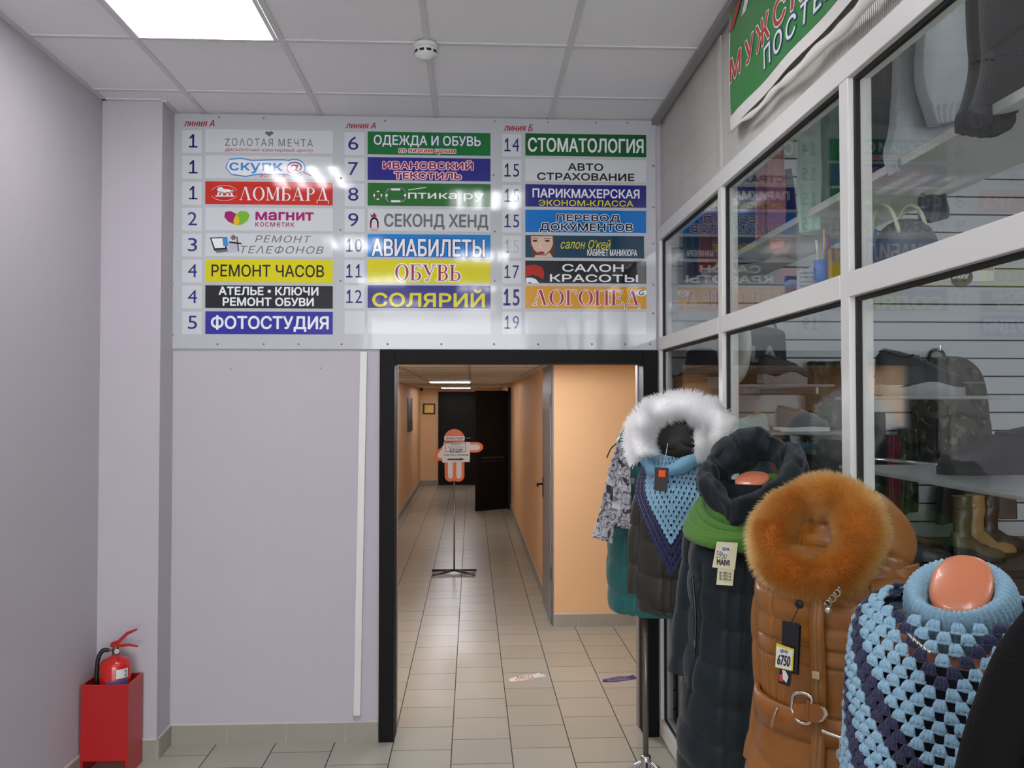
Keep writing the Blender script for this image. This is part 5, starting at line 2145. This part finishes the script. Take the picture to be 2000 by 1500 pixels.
mer = np.concatenate([[0], np.cumsum(np.hypot(np.diff(sr[:, 0]), np.diff((sr[:, 1] + sr[:, 2]) / 2)))])


def spt(p_, q_):
    r_ = [np.interp(q_, mer, sr[:, i]) for i in range(4)]
    an = p_ / ((r_[1] + r_[2]) * .5) - PI / 2
    ca_, sa_ = math.cos(an), math.sin(an)
    e_ = 2 / 2.2
    return np.array([r_[1] * math.copysign(abs(ca_) ** e_, ca_), r_[3] + r_[2] * math.copysign(abs(sa_) ** e_, sa_), r_[0]])


DP, DQ = .0222, .0150
mb = MB()
KU = 6
for r in range(0, 42):
    for k in range(-24, 25):
        p_ = (k + .5 * (r % 2)) * DP
        lift = .10 * abs(p_)                                    # rows rise a little toward the shoulders
        q_ = r * DQ - lift
        back = min(1.0, abs(p_) / .16)
        if q_ < .064 - .022 * back or q_ > mer[-1] - .02:
            continue
        rad_ = (np.interp(q_, mer, sr[:, 1]) + np.interp(q_, mer, sr[:, 2])) / 2
        if abs(p_) > PI * rad_ * .98:
            continue
        v_ = int(round(r + 2 * abs(p_) / DP))
        col_ = 1 if v_ in (10, 20, 22, 30, 32) else 0
        c0 = spt(p_, q_)
        ep = spt(p_ + .004, q_) - spt(p_ - .004, q_)
        ep /= np.linalg.norm(ep)
        eq = spt(p_, q_ + .004) - spt(p_, q_ - .004)
        eq /= np.linalg.norm(eq)
        nn = np.cross(ep, eq)
        nn /= np.linalg.norm(nn)
        if nn[1] * c0[1] + nn[0] * c0[0] < 0:
            nn = -nn
        jit = RNG.normal(0, .0005, 3)
        tl_ = .25 * (1 if p_ > 0 else -1 if p_ < 0 else 0)
        ed = eq + ep * tl_
        ed /= np.linalg.norm(ed)
        for s_ in (-1, 0, 1):
            a_ = c0 + jit + ep * s_ * .0034 - ed * .0082 + nn * .004
            b_ = c0 + jit + ep * s_ * .0076 + ed * .0074 + nn * .003
            m_ = (a_ + b_) / 2 + nn * .0035
            mb.grid(sweep([a_, a_ * .5 + m_ * .5, m_, m_ * .5 + b_ * .5, b_], [.0024, .0034, .0040, .0040, .0028], KU, up=nn), True, False, col_, True, True)
        a_, b_ = c0 - ep * .0112 + ed * .0074, c0 + ep * .0112 + ed * .0074
        mb.grid(sweep([a_ + nn * .003, (a_ + b_) / 2 + nn * .0045, b_ + nn * .003], [.0030, .0033, .0030], 5, up=nn), True, False, col_, True, True)
mb.obj('crochet_panel', [m_lblue, m_navy], cs, True)
tn = dS.thing('turtleneck_collar', 'chunky light blue ribbed roll collar round the orange neck', 'collar')
K, V = 420, 44
a = np.arange(K) / K * 2 * PI
s_ = np.sin(a)
pth = np.stack([.063 * np.cos(a), .061 * s_ - .004, 1.427 + .68 * .064 * s_], 1)
tiltn = np.array([0, -.51, .86])
rv = np.stack([.045 + .018 * (-s_), .0155 + .002 * np.cos(2 * a)], 1)
Pm = sweep(pth, rv, V, True, up=tiltn)
ph = np.arange(V) / V * 2 * PI
N_ = normals(Pm, True, True)
sgn = np.sign(((Pm - pth[:, None, :]) * N_).sum(2).mean())
rb_ = .0034 * (np.abs(np.sin(a[:, None] * 26 + ph[None, :] * .55)) - .5) + .0010 * np.sin(ph[None, :] * 17 + a[:, None] * 40)
Pm += N_ * sgn * rb_[..., None]
MB().grid(Pm, True, True).obj('ribbed_roll', m_lblue, tn, True)
br_ = MB()
for k in range(5):
    p0 = dS.loc(1772 + 9 * k, 1236 + 8 * k, -.155)
    p1 = dS.loc(1784 + 8 * k, 1250 + 6 * k, -.165)
    br_.tube([p0, (p0 + p1) / 2 + np.array([0, -.004, .003]), p1], .0016, 6)
    br_.ell(tuple(p1), (.0025, .002, .0025), 6, 4)
tag(br_.obj('brooch', m_silver, None, True), 'silver branch brooch pinned below the blue roll collar', 'brooch')
o_ = bpy.data.objects['brooch']
o_.location, o_.rotation_euler = (dS.x, dS.y, 0), (0, 0, dS.rz)

# ---------------------------------------------------------------- black coat nearest the viewer
m_blk = M('black_wool', '#060607', .85, bump=(200, .15), spec=.2)
dK = Dummy(.775, .875, 40)
mannequin(dK, 'orange torso mannequin on a pole under the plain black coat', 1.56, 1.48)
kc = dK.thing('black_coat', 'plain black coat standing nearest, in front of the blue crochet shawl', 'coat')
coat_body(kc, [(.76, .20, .15, 0), (.99, .195, .145, 0), (1.2, .18, .135, 0), (1.36, .165, .125, 0), (1.46, .15, .11, 0), (1.52, .12, .09, 0), (1.55, .09, .08, 0), (1.59, .075, .07, 0)], m_blk, pitch=0, seed=93, wr=.005)
for sd_ in (-1, 1):
    sleeve(kc, sd_, [(.11, 0, 1.50), (.155, 0, 1.42), (.195, -.01, 1.25), (.205, -.03, 1.0)], [.045, .048, .048, .042], m_blk, pitch=0, seed=95 + sd_)
# ================================================================ GOODS IN THE SHOP
def W(x, y):
    return Dummy(x, y, 0)


m_shelfw = M('white_shelf', '#d6d6d3', .45)
t = thing('wall_shelf', 'long white shelf running high along the inside of the shopfront', 'shelf', (1.36, 2.9, 2.414))
MB().box(-.15, .175, -1.75, 1.655, 0, .026).obj('board', m_shelfw, t, bevel=.002)
for y in (-1.2, .2, 1.4):
    MB().box(-.13, .15, y - .003, y + .003, -.045, -.001).obj('bracket', M('bracket_grey', '#9b9b99', .4), t)
t = thing('wall_shelf', 'narrow white shelf just behind the middle rail of the shopfront', 'shelf', (1.13, 2.9, 2.075))
MB().box(-.075, .075, -1.75, 1.655, 0, .014).obj('board', m_shelfw, t, bevel=.002)

m_acr = M('frosted_acrylic', '#a9acaf', .3, spec=.6)
m_acr.node_tree.nodes['Principled BSDF'].inputs['Alpha'].default_value = .55
rk = thing('display_rack', 'slim steel display rack with two pale shelves for shoes', 'rack', (1.70, 2.6, 0))
for x, y in ((-.342, .43), (.03, -1.15)):
    MB().tube([(x, y, 0), (x, y, 2.0)], .010, 10).obj('post', m_chrome, rk, True)
MB().box(-.376, -.02, -.02, .441, 1.757, 1.768).obj('rack_shelf', m_acr, rk, bevel=.002)
MB().box(-.58, .04, -1.16, -.05, 1.545, 1.556).obj('rack_shelf', m_acr, rk, bevel=.002)
MB().tube([(-.342, .43, 1.55), (-.2, -.06, 1.55)], .006, 8).obj('brace', m_chrome, rk, True)
MB().tube([(-.342, .43, .05), (.03, -1.15, .05)], .010, 8).obj('crossbar', m_chrome, rk, True)
for lb, x0, x1, y0, z in (('acrylic shelf on the slatted wall under the black bucket bag', 1.20, 1.62, 3.72, 1.818), ('acrylic shelf on the slatted wall under the pale clog', 1.07, 1.62, 3.40, 1.615)):
    t = thing('glass_shelf', lb, 'shelf', ((x0 + x1) / 2, SY - .002, z))
    w = (x1 - x0) / 2
    MB().box(-w, w, y0 - SY, -.001, 0, .010).obj('board', m_acr, t, bevel=.002)
    for x in (-w + .04, w - .04):
        MB().box(x - .006, x + .006, y0 - SY + .1, -.001, -.03, -.0005).obj('bracket', m_chrome, t)
t = thing('shade_cabinet', 'added dark cabinet standing in for shade along the lower slatted wall, boots on top', 'cabinet', (2.1, 4.17, 0))  # added cabinet; its dark colour stands in for the unlit lower shop
MB().box(-1.0, 1.15, -.40, .40, .06, .985).obj('body', M('shade_fill_dark', '#211d1c', .5), t, bevel=.004)
MB().box(-1.02, 1.17, -.42, .405, .986, 1.01).obj('top', M('shade_fill_top', '#2c2624', .4), t, bevel=.003)
for k in range(4):
    MB().box(-.98 + .53 * k, -.48 + .53 * k, -.415, -.401, .1, .95).obj('door', M('shade_fill_dark', '#211d1c'), t, bevel=.003)


def camo():
    m = M('camouflage_cloth', '#3b3a2a', .75)
    nt, b = nodes(m)
    n = NT(m)
    c = n.mix(n.m('GREATER_THAN', n.noise(14, 3), .52), rgb('#3a3c2c'), rgb('#1b1b17'))
    c = n.mix(n.m('GREATER_THAN', n.noise(24, 4, stretch=(1, 1.3, .8)), .60), c, rgb('#5f5c43'))
    nt.links.new(c, b.inputs['Base Color'])
    return m


m_camo = camo()


# ---- shoes
def shoe(name, label, loc_, rz, L, cols, ankle=.085, shaft=0.0, sole=.025, laces=True, group=None, wave=.006, cat='shoe', heel=0.0):
    """heel at -x, toe at +x"""
    up, so_, li, la = cols
    t = thing(name, label, cat, loc_, rz, group)
    n = 26
    s = np.linspace(0, 1, n)
    W_ = np.interp(s, [0, .06, .2, .4, .65, .82, .94, 1], [.018, .029, .033, .031, .041, .040, .028, .006]) * L / .27
    H = np.interp(s, [0, .08, .25, .42, .6, .8, .93, 1], [ankle * .8, ankle, ankle * .92, ankle * .80, ankle * .62, .045, .035, .008]) * L / .27
    x = -L / 2 + s * L
    lift = heel * np.interp(s, [0, .35, .6, 1], [1, .75, .0, .0])
    al = np.linspace(0, PI, 17)
    P = np.zeros((n, 17, 3))
    P[..., 0] = x[:, None]
    P[..., 1] = W_[:, None] * np.sign(np.cos(al)) * np.abs(np.cos(al)) ** .8
    P[..., 2] = sole + lift[:, None] + H[:, None] * np.sin(al) ** .75
    MB().grid(P, False, False, 0, True, True).obj('upper', up, t, True)
    out = [(x[i], W_[i] + .005) for i in range(n)] + [(x[i], -W_[i] - .005) for i in range(n - 1, -1, -1)]
    mb = MB()
    k = len(out)
    hl = list(lift) + list(lift[::-1])
    xs_ = [q[0] for q in out]
    v = [(a, b, (hl[i] if xs_[i] > -L * .1 else 0) if heel else .006 * (1 if i in (0, k - 1) else 0)) for i, (a, b) in enumerate(out)]
    v += [(a, b, sole + hl[i] + wave * math.sin(a / L * 9 + 1)) for i, (a, b) in enumerate(out)]
    mb.add(v, [tuple(range(k))[::-1], tuple(range(k, 2 * k))] + [(i, (i + 1) % k, (i + 1) % k + k, i + k) for i in range(k)])
    mb.obj('sole', so_, t)
    ax, aw = -L * .27, .026 * L / .27
    if shaft:
        rows = [(sole + heel + ankle * .5, L * .17, aw * 1.15, 0), (sole + heel + ankle + .01, L * .155, aw * 1.1, 0), (sole + heel + ankle + shaft * .5, L * .17, aw * 1.35, 0), (sole + heel + ankle + shaft, L * .18, aw * 1.5, 0)]
        Pq, _ = ring_grid(rows + [(sole + heel + ankle + shaft - .002, L * .165, aw * 1.35, 0), (sole + heel + ankle + shaft - .05, L * .16, aw * 1.3, 0)], 36, 30)
        Pq[..., 0] += -L * .30
        Pq += normals(Pq) * (wrinkle(Pq, 60, 7) * .003)[..., None]
        MB().grid(Pq, True, False, 0, False, True).obj('shaft', up, t, True)
    else:
        mb = MB()
        rim = []
        for a in np.arange(28) / 28 * 2 * PI:
            rx, ry = ax + .19 * L * math.cos(a), aw * .86 * math.sin(a)
            ff = (rx + L / 2) / L
            cw = min(1, abs(ry) / np.interp(ff, s, W_)) ** 1.25
            rim.append((rx, ry, sole + np.interp(ff, s, lift) + np.interp(ff, s, H) * math.sqrt(max(0, 1 - cw * cw)) ** .75 + .001))
        mb.tube(rim, .0042, 8, closed=True)
        o = mb.obj('collar', up, t, True)
        mb = MB()
        k0 = len(rim)
        mb.add([(a, b, c + .0012) for a, b, c in rim] + [(ax, 0, sole + ankle * .86 + .002)], [(i, (i + 1) % k0, k0) for i in range(k0)])
        mb.obj('lining', li, t)
    if laces and la is not None:
        mb = MB()
        for i in range(5):
            f = .46 + .07 * i
            zz = sole + np.interp(f, s, H) + .001
            ww = np.interp(f, s, W_) * .62
            xx = -L / 2 + f * L
            mb.tube([(xx, -ww, zz - .012), (xx + .004, -ww * .5, zz + .001), (xx, 0, zz + .003), (xx - .004, ww * .5, zz + .001), (xx, ww, zz - .012)], .0024, 6)
        mb.obj('lace', la, t, True)
    return t


def mm(c, r=.6, **k):
    return M('cloth_' + c.strip('#'), c, r, **k)


shoe('sneaker', 'black and grey lace-up sneaker on the rack shelf in the near pane', (1.535, 2.84, 1.7685), -.1, .29, (mm('#1c2024'), mm('#8d8f92', .5), mm('#1a1a1c'), mm('#3b3c40')), .118, sole=.038, wave=.010)
shoe('slip_on_shoe', 'plain dark grey slip-on shoe on the lower rack shelf', (1.375, 2.2, 1.5565), PI + .05, .285, (mm('#1d1c1e'), mm('#2a292a'), mm('#d8d6d2'), None), .102, laces=False, sole=.022, wave=.0)
shoe('sneaker', 'dark sneaker with a thick grey sole beside the black bucket bag', (1.415, 3.80, 1.8285), .3, .25, (mm('#2a2b30'), mm('#85868a', .4), mm('#1a1a1c'), mm('#34353a')), .10, sole=.045, wave=.012)
shoe('clog', 'pale mint rubber clog with a heel strap', (1.165, 3.56, 1.6255), 2.2, .20, (mm('#b9c7c6'), mm('#c3cccb'), mm('#8d7f6c'), None), .075, laces=False, sole=.02, wave=.003)
shoe('sneaker', 'grey knitted sneaker with a thin white sole', (1.40, 3.54, 1.6255), .2, .25, (mm('#6d7073'), mm('#e6e6e4', .4), mm('#8f9092'), mm('#c4c4c4')), .10, sole=.018, wave=.002)
cab = [('boot', 'olive heeled ankle boot on the dark cabinet', 2.36, 3.87, ('#4a4326', '#1d1a14'), .14, .05), ('boot', 'tan pointed ankle boot on the dark cabinet', 2.50, 4.00, ('#8a6c3c', '#2a2118'), .13, .05), ('boot', 'black lace-up boot at the end of the dark cabinet', 2.66, 4.14, ('#171516', '#111011'), .13, .03),
       ('shoe', 'brown leather shoe on the dark cabinet', 2.22, 4.14, ('#4a2a18', '#1a1210'), 0, .0), ('shoe', 'black shoe lying low on the dark cabinet', 2.10, 3.86, ('#1b191a', '#141314'), 0, .01), ('boot', 'dark brown ankle boot at the left of the dark cabinet', 1.97, 4.02, ('#2c1a12', '#151010'), .08, .03)]
for nm_, lb, x, yy_, cl_, sh_, he in cab:
    shoe(nm_, lb, (x, yy_, 1.011), -.04, .25, (mm(cl_[0], .4), mm(cl_[1], .5), mm('#2a2420'), mm('#101010') if 'lace' in lb else None), .085, sh_, .018, 'lace' in lb, heel=he, wave=0)

# ---- bags, hats, boxes
bg = thing('bucket_bag', 'black bucket bag with pale lettering on the acrylic shelf', 'bag', (1.36, 4.02, 1.8345))
Pm, _ = ring_grid([(.0, .12, .09, 0), (.004, .14, .10, 0), (.10, .15, .105, 0), (.20, .145, .10, 0), (.25, .135, .095, 0), (.268, .08, .05, 0)], 40, 60, 2.6)
Pm += normals(Pm) * (wrinkle(Pm, 22, 3) * .006)[..., None]
MB().grid(Pm, True, False, 0, True, True).obj('body', mm('#1f2024', .65), bg, True)
mb = MB()
put_text(mb, 'FILA', (-.135, .10, .075, .178), lambda a, b, d: (a, -.1035 * max(.05, (1 - abs(a / .15) ** 2.6)) ** (1 / 2.6) - .006 - d, b), .0, 0, .04)
mb.obj('lettering', mm('#8f9095', .5), bg)
hp2 = catmull([(-.11, 0, .22), (-.09, 0, .30), (0, 0, .33), (.09, 0, .30), (.11, 0, .22)], 20)
MB().tube(hp2, .006, 8).obj('handle', mm('#1f2024'), bg, True)
tr_ = thing('round_tray', 'white oval tray standing on edge behind the second mullion', 'tray', (1.175, 3.80, 2.0), .10)
mb = MB()
mb.lathe([(.001, .0), (.13, .0), (.15, -.006), (.168, -.022), (.172, -.022), (.155, .004), (.13, .008), (.001, .008)], 40, cap=False)
mb.v = [(-z, x, y) for x, y, z in mb.v]
mb.obj('dish', mm('#d2d2cf', .35), tr_, True)
bxo = thing('cardboard_box', 'brown cardboard box in the corner of the shop', 'box', (1.131, 4.36, 1.6255))
MB().box(-.056, .056, -.13, .13, 0, .261).obj('carton', M('cardboard', '#8d6443', .8, var=(10, .1)), bxo, bevel=.003)
MB().box(-.02, .02, -.131, .131, .2612, .2622).obj('tape', mm('#a98a5c', .3), bxo)
MB().box(-.04, .02, -.1315, -.1305, .10, .16).obj('paper_label', mm('#b9b2a4', .6), bxo)
ht = thing('bucket_hat', 'dark round hat lying on the cardboard box', 'hat', (1.196, 4.36, 1.889))
mb = MB()
mb.lathe([(.001, .14), (.05, .138), (.078, .12), (.085, .07), (.088, .035), (.10, .02), (.125, .004), (.122, .0), (.09, .028), (.08, .03)], 36, cap=False)
mb.obj('crown', mm('#23242a', .7), ht, True)

bp_ = thing('backpack', 'camouflage backpack hanging on the slatted wall', 'backpack', (2.56, SY, 1.42))
Pm, _ = ring_grid([(.0, .14, .10, -.14), (.02, .17, .125, -.14), (.2, .185, .135, -.14), (.4, .18, .13, -.14), (.50, .15, .11, -.13), (.555, .09, .07, -.12), (.565, .03, .03, -.12)], 50, 60, 2.8)
Pm += normals(Pm) * (wrinkle(Pm, 14, 5) * .008)[..., None]
MB().grid(Pm, True, False, 0, True, True).obj('main_pocket', m_camo, bp_, True)
Pm, _ = ring_grid([(.03, .12, .05, -.27), (.05, .135, .06, -.27), (.22, .135, .06, -.27), (.26, .11, .04, -.265)], 24, 40, 3)
MB().grid(Pm, True, False, 0, True, True).obj('front_pocket', m_camo, bp_, True)
MB().tube(catmull([(-.05, -.03, .54), (-.03, -.02, .61), (.03, -.02, .61), (.05, -.03, .54)], 14), .008, 8).obj('carry_loop', mm('#1a1a18'), bp_, True)
MB().tube([(-.12, -.268, .43), (.12, -.268, .43)], .003, 6).obj('zip', mm('#8a8a86', .3), bp_)
MB().tube([(0, -.001, .62), (0, -.06, .615), (0, -.06, .64)], .004, 8).obj('hook', m_chrome, bp_)

gb = thing('grey_bag', 'rounded grey bag on the narrow shelf in the near pane', 'bag', (1.135, 2.18, 2.0895))
Pm, _ = ring_grid([(.0, .055, .09, 0), (.004, .062, .105, 0), (.06, .065, .11, 0), (.10, .055, .09, 0), (.13, .03, .05, 0), (.137, .008, .012, 0)], 30, 44, 2.5)
MB().grid(Pm, True, False, 0, True, True).obj('body', M('grey_mottled', '#6b6b6e', .7, var=(40, .5)), gb, True)
for x in (-.045, .03):
    MB().tube(catmull([(x, -.07, .09), (x - .01, -.05, .15), (x - .012, .0, .175), (x - .01, .05, .15), (x, .07, .09)], 20), .005, 8).obj('handle', mm('#c9c2ac'), gb, True)
bl_ = thing('paper_bag', 'bright blue bag standing behind the second upright', 'bag', (1.115, 2.36, 2.0895))
mb = MB()
mb.box(-.022, .028, -.03, .03, 0, .145)
mb.obj('body', mm('#2f86cf', .5), bl_, bevel=.004)
MB().box(-.0225, .0285, -.0305, .0305, .055, .062).obj('band', mm('#1d3f77'), bl_)
cu = thing('pen_cup', 'blue cup of pens on the narrow shelf', 'cup', (1.10, 2.60, 2.0895))
mb = MB()
mb.lathe([(.026, 0), (.030, .10), (.028, .10), (.024, .004)], 24)
mb.obj('cup', mm('#2b6fc4', .4), cu, True)
for k, (c_, dx_, dy_) in enumerate((('#c9c9c4', -.012, .006), ('#b03a4a', .008, -.01), ('#3b5fb0', .012, .01), ('#c9a86a', -.004, -.012))):
    MB().tube([(dx_ * .6, dy_ * .6, .006), (dx_ * 1.6, dy_ * 1.6, .165 + .01 * k)], .0035, 8).obj('pen', mm(c_), cu, True)
for k, (px, lb, w, h, an) in enumerate(((1575, 'scribbled white price note leaning by the pen cup', .062, .105, -.25), (1538, 'narrow white price note left of the larger note', .026, .075, .1))):
    q = on_x(px, 530, 1.085)
    nt_ = thing('price_note', lb, 'price note', (1.085, q[1], 2.0895), an)
    mb = MB()
    mb.prism([(-w / 2, 0), (w / 2, 0), (w / 2 - .008, h), (w * .1, h * .88), (-w / 2, h * .8)], lambda a, b, d: (a, d - b * .12, b), 0, .002)
    o = mb.obj('sheet', mm('#d8dade', .7), nt_)
    mb = MB()
    for r in range(5 if k == 0 else 3):
        z0 = .02 + .014 * r
        pts_ = [(-w * .35 + w * .7 * i / 14, -.0012 - z0 * .12, z0 + .003 * math.sin(i * 2.1 + r)) for i in range(15)]
        mb.tube(pts_, .0009, 5)
    mb.obj('handwriting', mm('#3a4a78'), o)
nb = thing('notebook', 'blue notebook standing behind the price notes', 'notebook', (1.12, 2.86, 2.0895), .2)
MB().box(-.05, .05, -.006, .006, 0, .09).obj('cover', mm('#4d64a8'), nb, bevel=.001)
fo = thing('folder', 'mustard folder standing behind the pen cup', 'folder', (1.15, 2.56, 2.0895), .1)
MB().box(-.05, .035, -.012, .012, 0, .13).obj('cover', mm('#b08a3c'), fo, bevel=.001)
sb = thing('hanging_card', 'white striped product card on the slatted wall', 'card', (2.80, SY - .001, 2.42))
MB().box(-.16, .10, -.006, 0, 0, .20).obj('card', mm('#d5d6d2'), sb)
mb = MB()
for k in range(22):
    mb.box(-.155 + .0115 * k, -.150 + .0115 * k, -.0068, -.0062, .06, .19)
mb.obj('stripe_print', mm('#3a3a3c'), sb)
al = thing('round_sign', 'dark olive round sign with pale lettering on the slatted wall', 'sign', (2.71, SY - .012, 2.445))
mb = MB()
mb.prism(circ(0, 0, .062, .055, 28), lambda a, b, d: (a, -d, b), 0, .006)
o = mb.obj('disc', mm('#4f4b1c', .4), al)
mb = MB()
put_text(mb, 'antlor', (-.055, -.012, .04, .022), lambda a, b, d: (a, -.0065 - d, b), 0, 0, .02)
mb.obj('lettering', mm('#d8d8d2'), o)

# ---- clothes on the high shelf and on the slatted wall
m_gk = M('grey_knit', '#c3c9d0', .9, sheen=.3, bump=(170, .5))
dg = W(1.25, 2.36)
gs = dg.thing('folded_sweater', 'light grey knitted sweater draped on the high shelf', 'sweater')


def rel(d, f):
    return f


strip(gs, 'body', dg, [(1758, -60), (1756, 120), (1750, 240), (1738, 296), (1748, 338)], [(1850, -60), (1866, 120), (1874, 215), (1884, 240), (1800, 318)], [.03, .02, 0, -.015, -.02], m_gk, 1, .012, .05, 3, 70, 50)
strip(gs, 'sleeve', dg, [(1815, -60), (1804, 60), (1800, 150), (1812, 196), (1822, 206)], [(1902, -60), (1910, 60), (1912, 140), (1902, 180), (1898, 192)], [-.05, -.055, -.06, -.06, -.06], m_gk, 1, .010, .05, 5, 60, 40)
strip(gs, 'cuff', dg, [(1818, 203), (1823, 215), (1830, 236)], [(1899, 189), (1894, 205), (1888, 228)], [-.06, -.06, -.06], M('grey_rib', '#b9bfc6', .9, sheen=.3), 6, .004, .045, 6, 30, 90)
dk_ = W(1.16, 1.88)
ds = dk_.thing('folded_sweater', 'charcoal knitted sweater sleeve hanging over the high shelf', 'sweater')
m_ck = M('charcoal_knit', '#26262b', .9, sheen=.2, bump=(170, .5))
strip(ds, 'sleeve', dk_, [(1905, -60), (1913, 60), (1912, 120), (1898, 185), (1888, 212)], [(2080, -60), (2060, 60), (2030, 120), (1992, 190), (1984, 222)], [0, 0, 0, 0, 0], m_ck, 1, .008, .05, 7, 60, 40)
strip(ds, 'cuff', dk_, [(1889, 213), (1886, 226), (1887, 240)], [(1984, 221), (1982, 238), (1972, 254)], [0, 0, 0], M('charcoal_rib', '#222227', .9), 5, .003, .05, 8, 24, 70)


def garment(label, x, y, px0, px1, py0, py1, mat, seed, nm='garment', cat='clothes', taper=.0, th=.05, sl=None, sm=None):
    d = W(x, y)
    t = d.thing(nm, label, cat)
    w = (px1 - px0) * taper
    strip(t, 'body', d, [(px0 + w, py0), (px0 + w * .4, (py0 + py1) / 2), (px0, py1 + 6)], [(px1 - w, py0), (px1, (py0 + py1) / 2), (px1, py1 - 6)], [0, 0, 0], mat, 2, .010, th, seed, 50, 40)
    if sl:
        strip(t, 'sleeve', d, [(sl[0], py0), (sl[0] - 4, (py0 + sl[2]) / 2), (sl[0], sl[2])], [(sl[1], py0), (sl[1] + 4, (py0 + sl[2]) / 2), (sl[1] + 2, sl[2] - 4)], [-.06, -.065, -.065], sm or mat, 1, .004, .03, seed + 1, 40, 30)
    return t


garment('mint green jumper hanging over the high shelf with one long sleeve', 1.27, 3.05, 1592, 1650, 190, 398, mm('#3c8064', .8, sheen=.2), 11, 'jumper', 'jumper', 0, .03, (1566, 1600, 452), mm('#b3d6c4', .8, sheen=.2))
garment('salmon pink blouse hanging over the high shelf', 1.27, 3.5, 1478, 1512, 280, 462, mm('#cf7c84', .8), 13, 'blouse', 'blouse', .1, .03, (1506, 1530, 486), mm('#e0949a', .8))
garment('navy blue jacket on the high shelf behind the pink blouse', 1.33, 3.85, 1432, 1556, 330, 505, mm('#232848', .7), 15, 'jacket', 'jacket', .1, .08)
garment('red shirt hanging at the far end of the high shelf', 1.22, 4.15, 1366, 1402, 400, 524, mm('#9c2430', .8), 17, 'shirt', 'shirt', .05, .03)
garment('dark blue shirt hanging next to the slatted wall', 1.19, 4.42, 1336, 1372, 395, 540, mm('#22356e', .8), 19, 'shirt', 'shirt', .05, .03)
garment('dark navy coat folded on the high shelf beside the grey sweater', 1.32, 2.75, 1690, 1752, 60, 345, mm('#1c212c', .8), 21, 'coat', 'coat', .05, .06)
garment('mauve cloth hanging under the high shelf', 1.3, 2.5, 1795, 1852, 378, 432, mm('#5a5566', .8), 23, 'cloth', 'cloth', .1, .02)
garment('camouflage jacket hanging low on the slatted wall, behind the sneakers', 1.75, 4.42, 1580, 1650, 705, 1010, m_camo, 25, 'jacket', 'jacket', .15, .10)
garment('black jacket hanging low on the slatted wall, under the pale clog', 1.38, 4.42, 1405, 1560, 850, 1050, mm('#17171a', .7), 27, 'jacket', 'jacket', .12, .10)
garment('green and black camouflage trousers on the slatted wall', 2.3, 4.42, 1762, 1792, 838, 1006, m_camo, 29, 'trousers', 'trousers', .05, .06)
garment('dull pink trousers hanging beside the camouflage trousers', 2.1, 4.42, 1738, 1758, 850, 1000, mm('#6f2c38', .8), 31, 'trousers', 'trousers', .05, .05)
garment('black trousers hanging left of the pink ones', 2.0, 4.42, 1672, 1732, 805, 1010, mm('#141416', .7), 33, 'trousers', 'trousers', .05, .07)
garment('dark olive jacket hanging under the camouflage backpack', 2.55, 4.42, 1838, 1985, 925, 1020, mm('#2a2420', .8), 35, 'jacket', 'jacket', .1, .07)
